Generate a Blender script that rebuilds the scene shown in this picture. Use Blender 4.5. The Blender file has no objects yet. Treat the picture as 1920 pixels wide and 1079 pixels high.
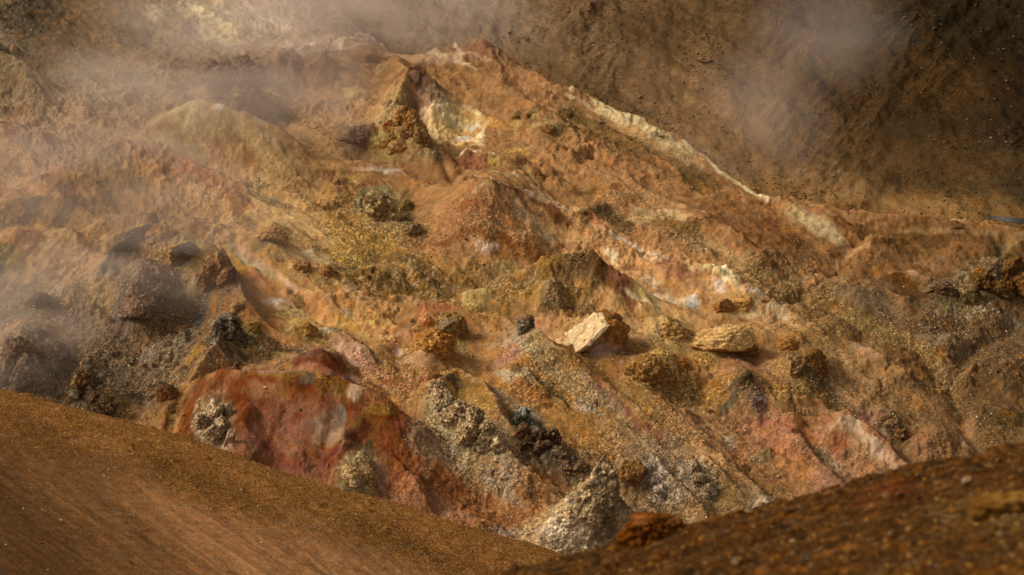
import bpy, math, random
import numpy as np
from mathutils import Vector, Matrix

# ------------------------------------------------------------------ camera, sky, sun, exposure
PITCH = math.radians(20.0)
F = 3850.0                      # focal length in photograph pixels (1920 wide)
cd = bpy.data.cameras.new("camera")
cam = bpy.data.objects.new("camera", cd)
bpy.context.scene.collection.objects.link(cam)
cam.location = (0, 0, 0)
cam.rotation_euler = (math.pi / 2 - PITCH, 0, 0)
cd.sensor_width = 36.0
cd.lens = 36.0 * F / 1920.0
cd.clip_start = 0.1
cd.clip_end = 2000.0
cd.dof.use_dof = True
cd.dof.focus_distance = 84.0
cd.dof.aperture_fstop = 4.5
bpy.context.scene.camera = cam

SUN_DIR = Vector((-0.74, 0.0, 0.66)).normalized()      # towards the sun
world = bpy.data.worlds.new("World")
bpy.context.scene.world = world
world.use_nodes = True
wn = world.node_tree
wn.nodes.clear()
sky = wn.nodes.new("ShaderNodeTexSky")
sky.sky_type = 'NISHITA'
sky.sun_disc = False
sky.sun_elevation = math.asin(SUN_DIR.z)
sky.sun_rotation = math.atan2(SUN_DIR.x, SUN_DIR.y)
sky.dust_density = 4.0
sky.air_density = 1.0
hs = wn.nodes.new("ShaderNodeHueSaturation")
hs.inputs['Saturation'].default_value = 0.05        # cloud cover: the light from the sky is nearly grey
bg = wn.nodes.new("ShaderNodeBackground")
bg.inputs['Strength'].default_value = 0.105
wo = wn.nodes.new("ShaderNodeOutputWorld")
wn.links.new(sky.outputs[0], hs.inputs['Color'])
wb = wn.nodes.new("ShaderNodeVectorMath"); wb.operation = 'MULTIPLY'; wb.inputs[1].default_value = (1.06, 0.97, 0.84)   # the photograph's warm white balance
wn.links.new(hs.outputs[0], wb.inputs[0]); wn.links.new(wb.outputs[0], bg.inputs[0])
wn.links.new(bg.outputs[0], wo.inputs[0])

sl = bpy.data.lights.new("sun", 'SUN')
sl.energy = 2.7
sl.angle = math.radians(16.0)
sl.color = (1.0, 0.91, 0.76)
so = bpy.data.objects.new("sun", sl)
so.rotation_euler = SUN_DIR.to_track_quat('Z', 'Y').to_euler()
bpy.context.scene.collection.objects.link(so)

sc = bpy.context.scene
sc.view_settings.view_transform = 'Standard'
sc.view_settings.look = 'None'
sc.view_settings.exposure = 0.12
sc.view_settings.gamma = 1.0
sc.cycles.use_denoising = True
sc.cycles.denoiser = 'OPENIMAGEDENOISE'
sc.cycles.denoising_input_passes = 'RGB_ALBEDO_NORMAL'
sc.cycles.denoising_prefilter = 'ACCURATE'
sc.cycles.volume_step_rate = 1.0
sc.cycles.volume_max_steps = 128
sc.cycles.max_bounces = 4
sc.cycles.diffuse_bounces = 2
sc.cycles.volume_bounces = 1
COL = sc.collection

# ------------------------------------------------------------------ helpers: noise
f32 = np.float32
_rs = np.random.RandomState(7)
_P = _rs.permutation(4096).astype(np.int32)
_ga = _rs.rand(4096) * 2 * np.pi
_GX, _GY = np.cos(_ga).astype(f32), np.sin(_ga).astype(f32)
_g3 = _rs.normal(size=(4096, 3)); _g3 /= np.linalg.norm(_g3, axis=1)[:, None]
_G3 = _g3.astype(f32)
_V = _rs.rand(4096, 3).astype(f32)

def n2(x, y, seed=0):
    xi = np.floor(x); yi = np.floor(y)
    xf = (x - xi).astype(f32); yf = (y - yi).astype(f32)
    xi = xi.astype(np.int32); yi = yi.astype(np.int32)
    u = xf * xf * xf * (xf * (xf * 6 - 15) + 10); v = yf * yf * yf * (yf * (yf * 6 - 15) + 10)
    a0 = _P[(xi + seed * 131) & 4095]; a1 = _P[(xi + 1 + seed * 131) & 4095]
    def g(a, yy, dx, dy):
        k = _P[(a + yy) & 4095]
        return _GX[k] * dx + _GY[k] * dy
    n00 = g(a0, yi, xf, yf); n10 = g(a1, yi, xf - 1, yf)
    n01 = g(a0, yi + 1, xf, yf - 1); n11 = g(a1, yi + 1, xf - 1, yf - 1)
    a = n00 + u * (n10 - n00); b = n01 + u * (n11 - n01)
    return (a + v * (b - a)) * 1.5

def fbm2(x, y, oc=4, seed=0, gain=0.5):
    r = 0; a = 1.0; t = 0
    for i in range(oc):
        r = r + a * n2(x * 2.03 ** i + 17.3 * i, y * 2.03 ** i - 9.1 * i, seed + i); t += a; a *= gain
    return r / t * 1.35

def ridged2(x, y, oc=4, seed=0, gain=0.5):
    r = 0; a = 1.0; t = 0
    for i in range(oc):
        r = r + a * (1 - 2 * np.abs(n2(x * 2.07 ** i + 5.3 * i, y * 2.07 ** i - 7.7 * i, seed + i))); t += a; a *= gain
    return r / t

def n3(p, seed=0):
    pi = np.floor(p).astype(np.int32); pf = (p - pi).astype(f32)
    w = pf * pf * pf * (pf * (pf * 6 - 15) + 10)
    out = 0
    for dx in (0, 1):
        for dy in (0, 1):
            for dz in (0, 1):
                k = _P[(_P[(_P[(pi[:, 0] + dx + seed * 57) & 4095] + pi[:, 1] + dy) & 4095] + pi[:, 2] + dz) & 4095]
                d = pf - np.array([dx, dy, dz], f32)
                val = (_G3[k] * d).sum(1)
                ww = (w[:, 0] if dx else 1 - w[:, 0]) * (w[:, 1] if dy else 1 - w[:, 1]) * (w[:, 2] if dz else 1 - w[:, 2])
                out = out + val * ww
    return out * 1.5

def fbm3(p, oc=4, seed=0, gain=0.5):
    r = 0; a = 1.0; t = 0
    for i in range(oc):
        r = r + a * n3(p * 2.03 ** i + 3.7 * i, seed + i); t += a; a *= gain
    return r / t * 1.35

def worley3(p, seed=0):
    pi = np.floor(p).astype(np.int32)
    best = np.full(len(p), 9.0, f32); bid = np.zeros(len(p), np.int32)
    for dx in (-1, 0, 1):
        for dy in (-1, 0, 1):
            for dz in (-1, 0, 1):
                c = pi + np.array([dx, dy, dz])
                k = _P[(_P[(_P[(c[:, 0] + seed * 57) & 4095] + c[:, 1]) & 4095] + c[:, 2]) & 4095]
                q = c + _V[k]
                d = np.sqrt(((p - q) ** 2).sum(1))
                m = d < best
                best = np.where(m, d, best); bid = np.where(m, k, bid)
    return best, _V[bid, 0]

def sstep(a, b, x):
    t = np.clip((x - a) / (b - a), 0, 1)
    return t * t * (3 - 2 * t)

def lin(h):
    h = h.lstrip('#')
    c = np.array([int(h[i:i + 2], 16) / 255.0 for i in (0, 2, 4)])
    return np.where(c <= 0.04045, c / 12.92, ((c + 0.055) / 1.055) ** 2.4).astype(f32)

# ------------------------------------------------------------------ helpers: view geometry used only to read places off the photograph
cp, sp = math.cos(PITCH), math.sin(PITCH)
def ray(px, py):
    a = (px - 960.0) / F; b = -(py - 539.5) / F
    return np.stack([a + 0 * b, cp + b * sp + 0 * a, -sp + b * cp + 0 * a], -1)
def project(x, y, z):
    d = y * cp - z * sp
    return 960.0 + F * x / d, 539.5 - F * (y * sp + z * cp) / d, d

def mesh_from(name, V, Fc, mat, col=None, smooth=True):
    me = bpy.data.meshes.new(name)
    V = np.ascontiguousarray(V, dtype=f32); Fc = np.ascontiguousarray(Fc, dtype=np.int32)
    k = Fc.shape[1]
    me.vertices.add(len(V)); me.vertices.foreach_set("co", V.ravel())
    me.loops.add(Fc.size); me.loops.foreach_set("vertex_index", Fc.ravel())
    me.polygons.add(len(Fc))
    me.polygons.foreach_set("loop_start", np.arange(0, Fc.size, k, dtype=np.int32))
    me.polygons.foreach_set("use_smooth", np.full(len(Fc), smooth))
    me.update(calc_edges=True)
    if col is not None:
        at = me.attributes.new("tint", 'FLOAT_COLOR', 'POINT')
        at.data.foreach_set("color", np.ascontiguousarray(col, dtype=f32).ravel())
    me.materials.append(mat)
    return me

def link(name, me, kind=None, label=None, cat=None, group=None, loc=None, parent=None):
    o = bpy.data.objects.new(name, me)
    COL.objects.link(o)
    if loc is not None: o.location = loc
    if kind: o["kind"] = kind
    if label: o["label"] = label
    if cat: o["category"] = cat
    if group: o["group"] = group
    if parent: o.parent = parent
    return o

class Surf:
    """a ground sheet: a tilted plane plus relief h (in photograph pixels at that distance)"""
    def __init__(s, P0, n, u0, u1, v0, v1, du, dv, edge=None):
        s.P0 = np.array(P0, float); s.n = np.array(n, float)
        s.us = np.arange(u0, u1 + du, du); s.vs = np.arange(v0, v1 + dv, dv)
        s.du, s.dv = du, dv
        s.U, s.V = np.meshgrid(s.us, s.vs)
        if edge is not None: s.V = s.V + np.interp(s.U, edge[0], edge[1])     # rows follow the rim
        R = ray(s.U, s.V)
        t = (s.P0 @ s.n) / (R @ s.n)
        s.X = (R[..., 0] * t).astype(f32); s.Y = (R[..., 1] * t).astype(f32); s.Z = (R[..., 2] * t).astype(f32)
        s.T = t.astype(f32)
        s.U = s.U.astype(f32); s.V = s.V.astype(f32)
        s.H = np.zeros_like(s.U)
        s.C = np.zeros(s.U.shape + (4,), f32)     # rgb + gravel amount
        s.R = np.zeros_like(s.U)                   # roughness of relief
    def finish_shape(s):
        s.ZZ = s.Z + s.H * s.T / (F * cp)
        s.PX, s.PY, s.D = project(s.X, s.Y, s.ZZ)
    def vis(s, px, py):
        """the grid place seen at photograph pixel px, py (the nearest surface that crosses it)"""
        i = int(np.clip((px - s.us[0]) / s.du, 0, len(s.us) - 1))
        for _ in range(2):
            colv = s.PY[:, i]
            idx = np.where(colv <= py)[0]
            j = int(idx.max()) if len(idx) else 0
            i = int(np.clip(i + round((px - s.PX[j, i]) / s.du), 0, len(s.us) - 1))
        idx = np.where(s.PY[:, i] <= py)[0]
        j = int(idx.max()) if len(idx) else 0
        return s.us[i], s.vs[j], j, i
    def at(s, px, py):
        u, v, j, i = s.vis(px, py)
        return Vector((float(s.X[j, i]), float(s.Y[j, i]), float(s.ZZ[j, i]))), float(s.D[j, i])
    def win(s, u0, u1, v0, v1):
        a = int(np.clip((u0 - s.us[0]) / s.du, 0, len(s.us) - 1)); b = int(np.clip((u1 - s.us[0]) / s.du + 2, a + 1, len(s.us)))
        c = int(np.clip((v0 - s.vs[0]) / s.dv, 0, len(s.vs) - 1)); d = int(np.clip((v1 - s.vs[0]) / s.dv + 2, c + 1, len(s.vs)))
        return slice(c, d), slice(a, b)
    def mesh(s, name, mat):
        V = np.stack([s.X, s.Y, s.ZZ], -1).reshape(-1, 3)
        nv, nu = s.U.shape
        idx = np.arange(nv * nu, dtype=np.int32).reshape(nv, nu)
        Fc = np.stack([idx[1:, :-1], idx[1:, 1:], idx[:-1, 1:], idx[:-1, :-1]], -1).reshape(-1, 4)
        return mesh_from(name, V, Fc, mat, s.C.reshape(-1, 4))

# ------------------------------------------------------------------ materials
def ground_mat(name, fine=9.0, amp=0.55, bump=0.5, cell=14.0, hue=.4935, sat=1.12):
    m = bpy.data.materials.new(name); m.use_nodes = True
    t = m.node_tree; N = t.nodes; L = t.links
    b = N["Principled BSDF"]
    b.inputs['Roughness'].default_value = 0.92
    b.inputs['Specular IOR Level'].default_value = 0.04
    at = N.new("ShaderNodeAttribute"); at.attribute_name = "tint"
    tc = N.new("ShaderNodeTexCoord")
    no = N.new("ShaderNodeTexNoise"); no.inputs['Scale'].default_value = fine; no.inputs['Detail'].default_value = 6; no.inputs['Roughness'].default_value = 0.7
    L.new(tc.outputs['Object'], no.inputs['Vector'])
    vo = N.new("ShaderNodeTexVoronoi"); vo.inputs['Scale'].default_value = cell
    L.new(tc.outputs['Object'], vo.inputs['Vector'])
    # speckle = cell random value, stronger where the ground is gravelly (alpha of the tint)
    sep = N.new("ShaderNodeSeparateColor"); L.new(vo.outputs['Color'], sep.inputs[0])
    def M(op, a=None, b_=None, c=None, clamp=False):
        n = N.new("ShaderNodeMath"); n.operation = op; n.use_clamp = clamp
        for i, q in enumerate((a, b_, c)):
            if q is None: continue
            if isinstance(q, (int, float)): n.inputs[i].default_value = q
            else: L.new(q, n.inputs[i])
        return n.outputs[0]
    nz = M('SUBTRACT', no.outputs[0], 0.5)
    nz = M('MULTIPLY', nz, amp * 2.0)
    cellr = M('POWER', sep.outputs[0], 2.2)
    cellr = M('SUBTRACT', cellr, 0.30)
    cellr = M('MULTIPLY', cellr, M('MULTIPLY_ADD', at.outputs['Alpha'], 1.25, 0.04))
    tot = M('ADD', M('ADD', nz, cellr), 1.0)
    tot = M('MAXIMUM', tot, 0.18)
    mix = N.new("ShaderNodeVectorMath"); mix.operation = 'SCALE'
    L.new(at.outputs['Color'], mix.inputs[0]); L.new(tot, mix.inputs['Scale'])
    # slight hue drift
    n2_ = N.new("ShaderNodeTexNoise"); n2_.inputs['Scale'].default_value = fine * 0.33; n2_.inputs['Detail'].default_value = 4
    L.new(tc.outputs['Object'], n2_.inputs['Vector'])
    hsv = N.new("ShaderNodeHueSaturation")
    L.new(M('MULTIPLY_ADD', n2_.outputs[0], 0.03, hue), hsv.inputs['Hue'])
    L.new(M('MULTIPLY_ADD', n2_.outputs[0], -0.3, sat), hsv.inputs['Saturation'])
    L.new(mix.outputs[0], hsv.inputs['Color'])
    L.new(hsv.outputs[0], b.inputs['Base Color'])
    bh = M('ADD', M('MULTIPLY', no.outputs[0], 1.0), M('MULTIPLY', M('SUBTRACT', 1.0, vo.outputs['Distance']), M('MULTIPLY_ADD', at.outputs['Alpha'], 0.8, 0.05)))
    bu = N.new("ShaderNodeBump"); bu.inputs['Strength'].default_value = bump; bu.inputs['Distance'].default_value = 0.06
    L.new(bh, bu.inputs['Height']); L.new(bu.outputs[0], b.inputs['Normal'])
    return m

M_HILL = ground_mat("mineral_earth", 7.0, 0.55, 0.7, 13.0)
M_FAR = ground_mat("brown_scree", 6.0, 0.6, 0.6, 9.0)
M_SAND = ground_mat("ochre_sand", 14.0, 0.6, 0.6, 26.0, .491, 1.08)
M_BANK = ground_mat("rusty_cinder", 16.0, 0.9, 1.0, 22.0, .488, 1.14)
M_ROCK = ground_mat("weathered_rock", 9.0, 0.7, 0.9, 11.0, .480, 1.18)
M_PEB = ground_mat("pebble", 20.0, 0.2, 0.2, 30.0)

# ------------------------------------------------------------------ main hillside
d0 = 90.0
P0 = ray(960.0, 540.0) * d0
HA, HB = -0.10, 0.22
hill = Surf(P0, (-HA, -HB, 1.0), -300, 2230, -70, 1240, 1.75, 1.35)
S = hill
U, V = S.U, S.V
WX = 26 * fbm2(S.X / 4.0, S.Y / 4.0, 4, 11) + 7 * fbm2(S.X / 0.8, S.Y / 0.8, 3, 31)
WY = 18 * fbm2(S.X / 4.0, S.Y / 4.0, 4, 21) + 5 * fbm2(S.X / 0.8, S.Y / 0.8, 3, 41)
PN = fbm2(S.X / 1.3, S.Y / 1.3, 5, 51, 0.6)            # edge breaker for the painted patches
WM = 5 * fbm2(S.X / 1.9, S.Y / 1.9, 3, 44); WM2 = 4 * fbm2(S.X / 1.9, S.Y / 1.9, 3, 47)
UW = U + WX * 0.55 + WM; VW = V + WY * 0.55 + WM2                    # relief uses a gentler warp

H = S.H
def smax(A, sl_, B, k):
    a = A[sl_]
    d = np.clip(0.5 + 0.5 * (B - a) / k, 0, 1)
    A[sl_] = a + (B - a) * d + k * d * (1 - d)

def mound(px, py, h, rx, ry, rot=0, p=1.0, k=6, sink=0):
    """a hump whose top shows at px, py; rx, ry = reach at its foot"""
    rx *= .88; ry *= .88
    cx, cy = px, py + h
    R_ = max(rx, ry) * 1.5
    w = S.win(cx - R_, cx + R_, cy - R_, cy + R_)
    a = math.radians(rot); c, s_ = math.cos(a), math.sin(a)
    x = UW[w] - cx; y = VW[w] - cy
    q = np.sqrt(((x * c + y * s_) / rx) ** 2 + ((-x * s_ + y * c) / ry) ** 2 + 0.004)
    f = np.clip(1 - q, -0.6, 1)
    B = np.where(f > 0, h * np.abs(f) ** p, f * 110)
    smax(H, w, B, k)

def ridge(pts, wl, wr, p=1.1, k=6, sink=0):
    """a crest line through (px, py, h); wl / wr = reach of its upper-right and lower-left flanks"""
    wl *= .86; wr *= .86
    xs = [q[0] for q in pts]; ys = [q[1] + q[2] for q in pts]
    R_ = max(wl, wr)
    w = S.win(min(xs) - R_ * 1.4, max(xs) + R_ * 1.4, min(ys) - R_ * 1.4, max(ys) + R_ * 1.4)
    x = UW[w]; y = VW[w]
    best = np.full(x.shape, -99.0, f32)
    for (a, b) in zip(pts[:-1], pts[1:]):
        ax, ay, bx, by = a[0], a[1] + a[2], b[0], b[1] + b[2]
        dx, dy = bx - ax, by - ay; L2 = dx * dx + dy * dy
        t = np.clip(((x - ax) * dx + (y - ay) * dy) / L2, 0, 1)
        ex = x - (ax + t * dx); ey = (y - (ay + t * dy)) * 1.35
        d = np.sqrt(ex * ex + ey * ey + 2.0)
        side = dx * (y - ay) - dy * (x - ax)
        wd = np.where(side < 0, wl, wr)
        hh = a[2] + (b[2] - a[2]) * t
        f = np.clip(1 - d / wd, -0.8, 1)
        best = np.maximum(best, np.where(f > 0, hh * np.abs(f) ** p, f * 110))
    smax(H, w, best, k)

def dent(px, py, h, rx, ry, rot=0):
    R_ = max(rx, ry) * 2
    w = S.win(px - R_, px + R_, py - R_, py + R_)
    a = math.radians(rot); c, s_ = math.cos(a), math.sin(a)
    x = UW[w] - px; y = VW[w] - py
    q = ((x * c + y * s_) / rx) ** 2 + ((-x * s_ + y * c) / ry) ** 2
    H[w] -= h * np.exp(-q * 1.6)

def gully(pts, wd, dep):
    xs = [q[0] for q in pts]; ys = [q[1] for q in pts]
    w = S.win(min(xs) - wd * 3, max(xs) + wd * 3, min(ys) - wd * 3, max(ys) + wd * 3)
    x = UW[w] ; y = VW[w]; best = np.full(x.shape, 1e9, f32)
    for (a, b) in zip(pts[:-1], pts[1:]):
        dx, dy = b[0] - a[0], b[1] - a[1]
        t = np.clip(((x - a[0]) * dx + (y - a[1]) * dy) / (dx * dx + dy * dy), 0, 1)
        best = np.minimum(best, (x - a[0] - t * dx) ** 2 + ((y - a[1] - t * dy) * 1.3) ** 2)
    H[w] -= dep * np.exp(-best / (wd * wd))

H += 7 * fbm2(S.X / 9.0, S.Y / 9.0, 3, 3)
# summit block and its spurs
ridge([(700, 92, 22), (770, 104, 26), (830, 90, 34), (905, 73, 46), (960, 108, 40), (1030, 150, 30), (1120, 185, 22), (1270, 252, 16), (1360, 325, 10), (1450, 373, 4)], 90, 150, 1.1, 10)
ridge([(905, 78, 44), (950, 150, 34), (1020, 215, 26), (1120, 275, 20), (1260, 330, 10)], 60, 80, 1.2, 8)
ridge([(725, 94, 26), (770, 122, 46), (815, 150, 44), (830, 175, 22)], 60, 90, 1.0, 6)
ridge([(780, 124, 46), (745, 170, 44), (730, 200, 36)], 50, 60, 1.0, 6)
ridge([(745, 200, 40), (790, 245, 44), (830, 285, 30), (850, 320, 14)], 36, 80, 1.0, 6)
mound(520, 103, 30, 70, 40); mound(610, 112, 26, 60, 40); mound(660, 108, 18, 50, 30)
mound(700, 235, 22, 60, 34); mound(600, 245, 14, 70, 40)
ridge([(870, 290, 24), (935, 300, 20), (1010, 350, 18)], 40, 50, 1.1, 6)
ridge([(1000, 255, 14), (1080, 290, 18), (1200, 340, 16), (1330, 410, 14)], 30, 44, 1.1, 6)
ridge([(560, 305, 14), (640, 298, 22), (720, 312, 20), (800, 345, 14)], 40, 60, 1.1, 7)
# cone in the middle and its long right-hand ridge
mound(912, 334, 92, 175, 124, 0, .95, 3)
ridge([(780, 408, 20), (850, 368, 56), (912, 336, 88), (975, 350, 70), (1060, 376, 44), (1130, 415, 34), (1200, 452, 24), (1330, 500, 20), (1450, 560, 12)], 34, 90, 1.1, 6)
ridge([(690, 395, 14), (730, 405, 18), (790, 440, 10)], 40, 44)
# dark brown hill
ridge([(955, 522, 26), (1030, 490, 58), (1095, 473, 76), (1150, 508, 62), (1200, 560, 26)], 60, 88, 1.0, 6)
mound(1035, 535, 40, 70, 52); mound(900, 470, 12, 70, 30)
ridge([(760, 470, 12), (830, 480, 14), (900, 520, 10)], 30, 40)
mound(720, 505, 20, 70, 40); mound(660, 470, 16, 60, 36)
ridge([(1180, 480, 18), (1250, 500, 24), (1330, 505, 26), (1400, 545, 20), (1480, 590, 14), (1580, 660, 8)], 40, 70, 1.1, 8)
ridge([(1120, 560, 12), (1240, 570, 16), (1330, 600, 14)], 50, 50)
# knobby centre
ridge([(760, 572, 20), (820, 560, 34), (880, 580, 28), (940, 620, 14)], 50, 70, 1.1, 7)
ridge([(620, 520, 12), (680, 560, 22), (740, 610, 16), (790, 640, 8)], 40, 50)
ridge([(910, 628, 26), (985, 612, 56), (1040, 655, 50), (1110, 705, 44), (1190, 765, 38), (1290, 830, 30), (1380, 900, 20)], 30, 100, 1.1, 6)
mound(850, 610, 28, 60, 40); mound(815, 640, 24, 60, 36)
ridge([(640, 632, 30), (680, 645, 40), (740, 690, 22)], 26, 90, 1.1, 5)
mound(720, 655, 22, 60, 34); mound(810, 660, 30, 74, 44, 10)
ridge([(950, 690, 22), (975, 683, 36), (1030, 735, 30), (1090, 780, 20)], 36, 60)
# peak of the red hill, and the red hill
mound(598, 652, 66, 118, 70, 10, 0.95, 4)
mound(470, 760, 100, 90, 110, 20, .8, 14); mound(640, 800, 84, 100, 100, 0, .8, 14); mound(560, 840, 50, 110, 90, 0, .8, 14)
ridge([(598, 660, 50), (650, 698, 30), (700, 722, 18)], 30, 46, 1.0, 5)
ridge([(600, 672, 46), (530, 690, 30), (440, 690, 20)], 40, 40, 1.0, 5)
ridge([(340, 800, 60), (390, 735, 90), (430, 690, 108), (480, 700, 116), (570, 695, 124), (650, 708, 120), (720, 735, 110), (760, 770, 80)], 40, 200, 1.15, 8)
ridge([(430, 690, 100), (350, 830, 40)], 50, 60, 1.1, 8)
ridge([(720, 740, 100), (700, 800, 70), (780, 900, 40)], 60, 90, 1.1, 8)
# white speckled crag ridge
ridge([(790, 735, 60), (822, 716, 88), (870, 770, 78), (930, 815, 64), (990, 880, 46), (1060, 940, 24)], 34, 90, 1.0, 5)
ridge([(800, 715, 40), (860, 690, 40), (905, 712, 44), (940, 770, 38), (975, 820, 26)], 44, 60, 1.0, 5)
ridge([(960, 800, 30), (1010, 815, 34), (1060, 850, 24), (1110, 880, 14)], 40, 50, 1.0, 5)
ridge([(940, 740, 10), (1050, 770, 26), (1150, 790, 30), (1260, 850, 26), (1330, 900, 20)], 50, 80, 1.1, 8)
# skirt of the spire
ridge([(1040, 955, 36), (1090, 930, 66), (1135, 905, 90), (1160, 930, 70), (1200, 990, 26)], 50, 90, 1.0, 6)
mound(1060, 950, 40, 90, 70)
ridge([(1180, 870, 30), (1215, 850, 40), (1260, 890, 34), (1310, 950, 20)], 40, 60, 1.0, 6)
ridge([(1270, 850, 22), (1320, 850, 34), (1360, 900, 26), (1400, 950, 14)], 36, 60, 1.0, 6)
# more spurs and knolls between them
for pts, a_, b_ in [([(930, 150, 10), (1010, 205, 22), (1090, 262, 20), (1150, 300, 8)], 26, 40), ([(1040, 190, 8), (1120, 228, 20), (1210, 282, 20), (1300, 345, 10)], 24, 34), ([(1060, 300, 8), (1130, 322, 22), (1190, 360, 16), (1240, 400, 6)], 26, 40),
                    ([(1190, 375, 8), (1290, 395, 20), (1380, 440, 22), (1450, 500, 10)], 30, 46), ([(1180, 420, 8), (1250, 425, 18), (1330, 470, 14)], 24, 36), ([(960, 300, 8), (1000, 318, 20), (1060, 352, 10)], 24, 34), ([(1000, 400, 8), (1060, 425, 20), (1140, 455, 14), (1200, 495, 6)], 24, 36),
                    ([(1280, 800, 12), (1330, 835, 32), (1385, 885, 26), (1430, 940, 8)], 26, 48), ([(1450, 795, 10), (1500, 820, 26), (1560, 880, 20), (1600, 930, 8)], 30, 50), ([(1060, 770, 10), (1130, 782, 28), (1200, 840, 24), (1250, 900, 8)], 26, 46), ([(1180, 740, 8), (1240, 745, 22), (1300, 790, 20), (1360, 850, 8)], 30, 44),
                    ([(1560, 640, 8), (1620, 648, 24), (1700, 700, 22), (1760, 760, 8)], 34, 50), ([(1650, 610, 6), (1740, 628, 18), (1800, 660, 8)], 26, 40), ([(860, 540, 8), (915, 538, 26), (960, 565, 12)], 26, 40), ([(640, 560, 8), (690, 548, 20), (740, 580, 10)], 24, 36), ([(720, 470, 8), (775, 478, 28), (840, 520, 12)], 30, 44),
                    ([(560, 380, 6), (620, 400, 20), (690, 440, 10)], 30, 40), ([(300, 350, 6), (370, 345, 22), (450, 390, 14), (520, 440, 6)], 30, 44), ([(80, 430, 10), (150, 430, 24), (220, 460, 10)], 30, 44), ([(560, 540, 6), (610, 545, 18), (660, 600, 10)], 20, 32), ([(750, 700, 16), (800, 690, 38), (850, 705, 26)], 24, 40)]:
    ridge(pts, a_, b_, .95, 3)
for a_ in [(1560, 600, 22, 56, 36), (1330, 640, 14, 50, 26), (1430, 628, 16, 50, 26), (1545, 680, 20, 50, 34), (1110, 545, 18, 44, 30), (1240, 520, 18, 44, 28), (1300, 560, 14, 50, 26), (830, 440, 16, 50, 30), (1700, 560, 20, 70, 34), (1850, 585, 18, 70, 30), (1610, 760, 16, 40, 30), (1750, 800, 26, 60, 50), (640, 350, 18, 60, 34), (540, 290, 20, 60, 40), (250, 360, 18, 60, 34), (980, 560, 20, 44, 30), (1480, 740, 26, 60, 40)]:
    mound(*a_, 10, .95, 3)
# right-hand part
mound(1405, 702, 40, 90, 56, 10, 1.0, 6); ridge([(1405, 702, 38), (1440, 740, 20), (1490, 800, 14)], 40, 60)
mound(1500, 690, 26, 90, 50, 10); mound(1240, 690, 24, 80, 44)
ridge([(1560, 775, 26), (1590, 768, 44), (1640, 800, 42), (1700, 865, 30), (1760, 930, 10)], 44, 80, 1.05, 7)
ridge([(1430, 850, 12), (1500, 860, 20), (1600, 930, 14)], 40, 60)
mound(1670, 780, 20, 60, 50, 40)
ridge([(1490, 392, 12), (1560, 395, 26), (1620, 430, 16)], 50, 80, 1.1, 8)
ridge([(1470, 385, 10), (1600, 392, 24), (1720, 405, 24), (1900, 432, 22), (2100, 450, 20)], 40, 60, 1.2, 8)
mound(1650, 452, 26, 150, 50, 5, 1.1, 8)
mound(1830, 470, 18, 150, 50, 0, 1.1, 8)
mound(1600, 545, 26, 130, 56, 18, 1.1, 8); mound(1720, 520, 22, 90, 36, 10)
ridge([(1760, 545, 20), (1820, 500, 46), (1880, 480, 62), (1960, 500, 60), (2050, 560, 40)], 50, 90, 1.0, 7)
mound(1770, 640, 16, 120, 50); mound(1880, 690, 26, 120, 80); mound(1870, 780, 30, 110, 90); mound(1960, 800, 30, 130, 90)
# left-hand part
ridge([(280, 245, 24), (365, 186, 66), (430, 205, 64), (520, 248, 46), (590, 300, 20)], 44, 110, 1.05, 7)
mound(430, 150, 40, 80, 50)
ridge([(60, 345, 14), (130, 310, 44), (225, 262, 68), (320, 285, 56), (430, 330, 40), (520, 390, 24), (620, 450, 10)], 60, 110, 1.1, 8)
ridge([(-200, 60, 20), (-40, 60, 46), (30, 110, 46), (110, 185, 20), (220, 210, 8)], 60, 80, 1.0, 8)
ridge([(-200, 230, 20), (-40, 215, 30), (40, 240, 26), (110, 280, 10)], 50, 60)
mound(380, 370, 20, 90, 50, 20)
ridge([(100, 460, 10), (200, 410, 26), (300, 400, 30), (380, 420, 26), (440, 440, 26), (530, 480, 22), (640, 520, 14)], 50, 70, 1.1, 7)
mound(510, 432, 26, 76, 42, 15)
ridge([(-200, 380, 20), (-60, 390, 26), (60, 370, 26), (130, 380, 16), (230, 450, 4)], 46, 60, 1.0, 7)
mound(30, 430, 30, 80, 50, -10); 
ridge([(200, 500, 26), (250, 440, 50), (320, 440, 60), (400, 460, 64), (450, 520, 62), (470, 560, 60), (500, 600, 40), (560, 640, 20)], 34, 110, 1.05, 7)
mound(275, 500, 66, 84, 76, -20, 0.8, 6)
mound(150, 545, 14, 80, 40, -20); mound(80, 560, 16, 70, 44)
mound(50, 612, 60, 104, 80, 20, 0.75, 7); mound(110, 650, 40, 50, 60, 0, 0.8, 5)
ridge([(430, 590, 56), (400, 650, 56), (350, 720, 50), (300, 800, 36), (250, 860, 20)], 60, 90, 1.1, 8)
mound(160, 680, 36, 60, 60); mound(210, 740, 30, 80, 50)
mound(380, 640, 20, 60, 40, -40); mound(330, 650, 16, 50, 44, -40)
ridge([(480, 590, 20), (560, 600, 28), (620, 630, 20)], 40, 50)
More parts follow.
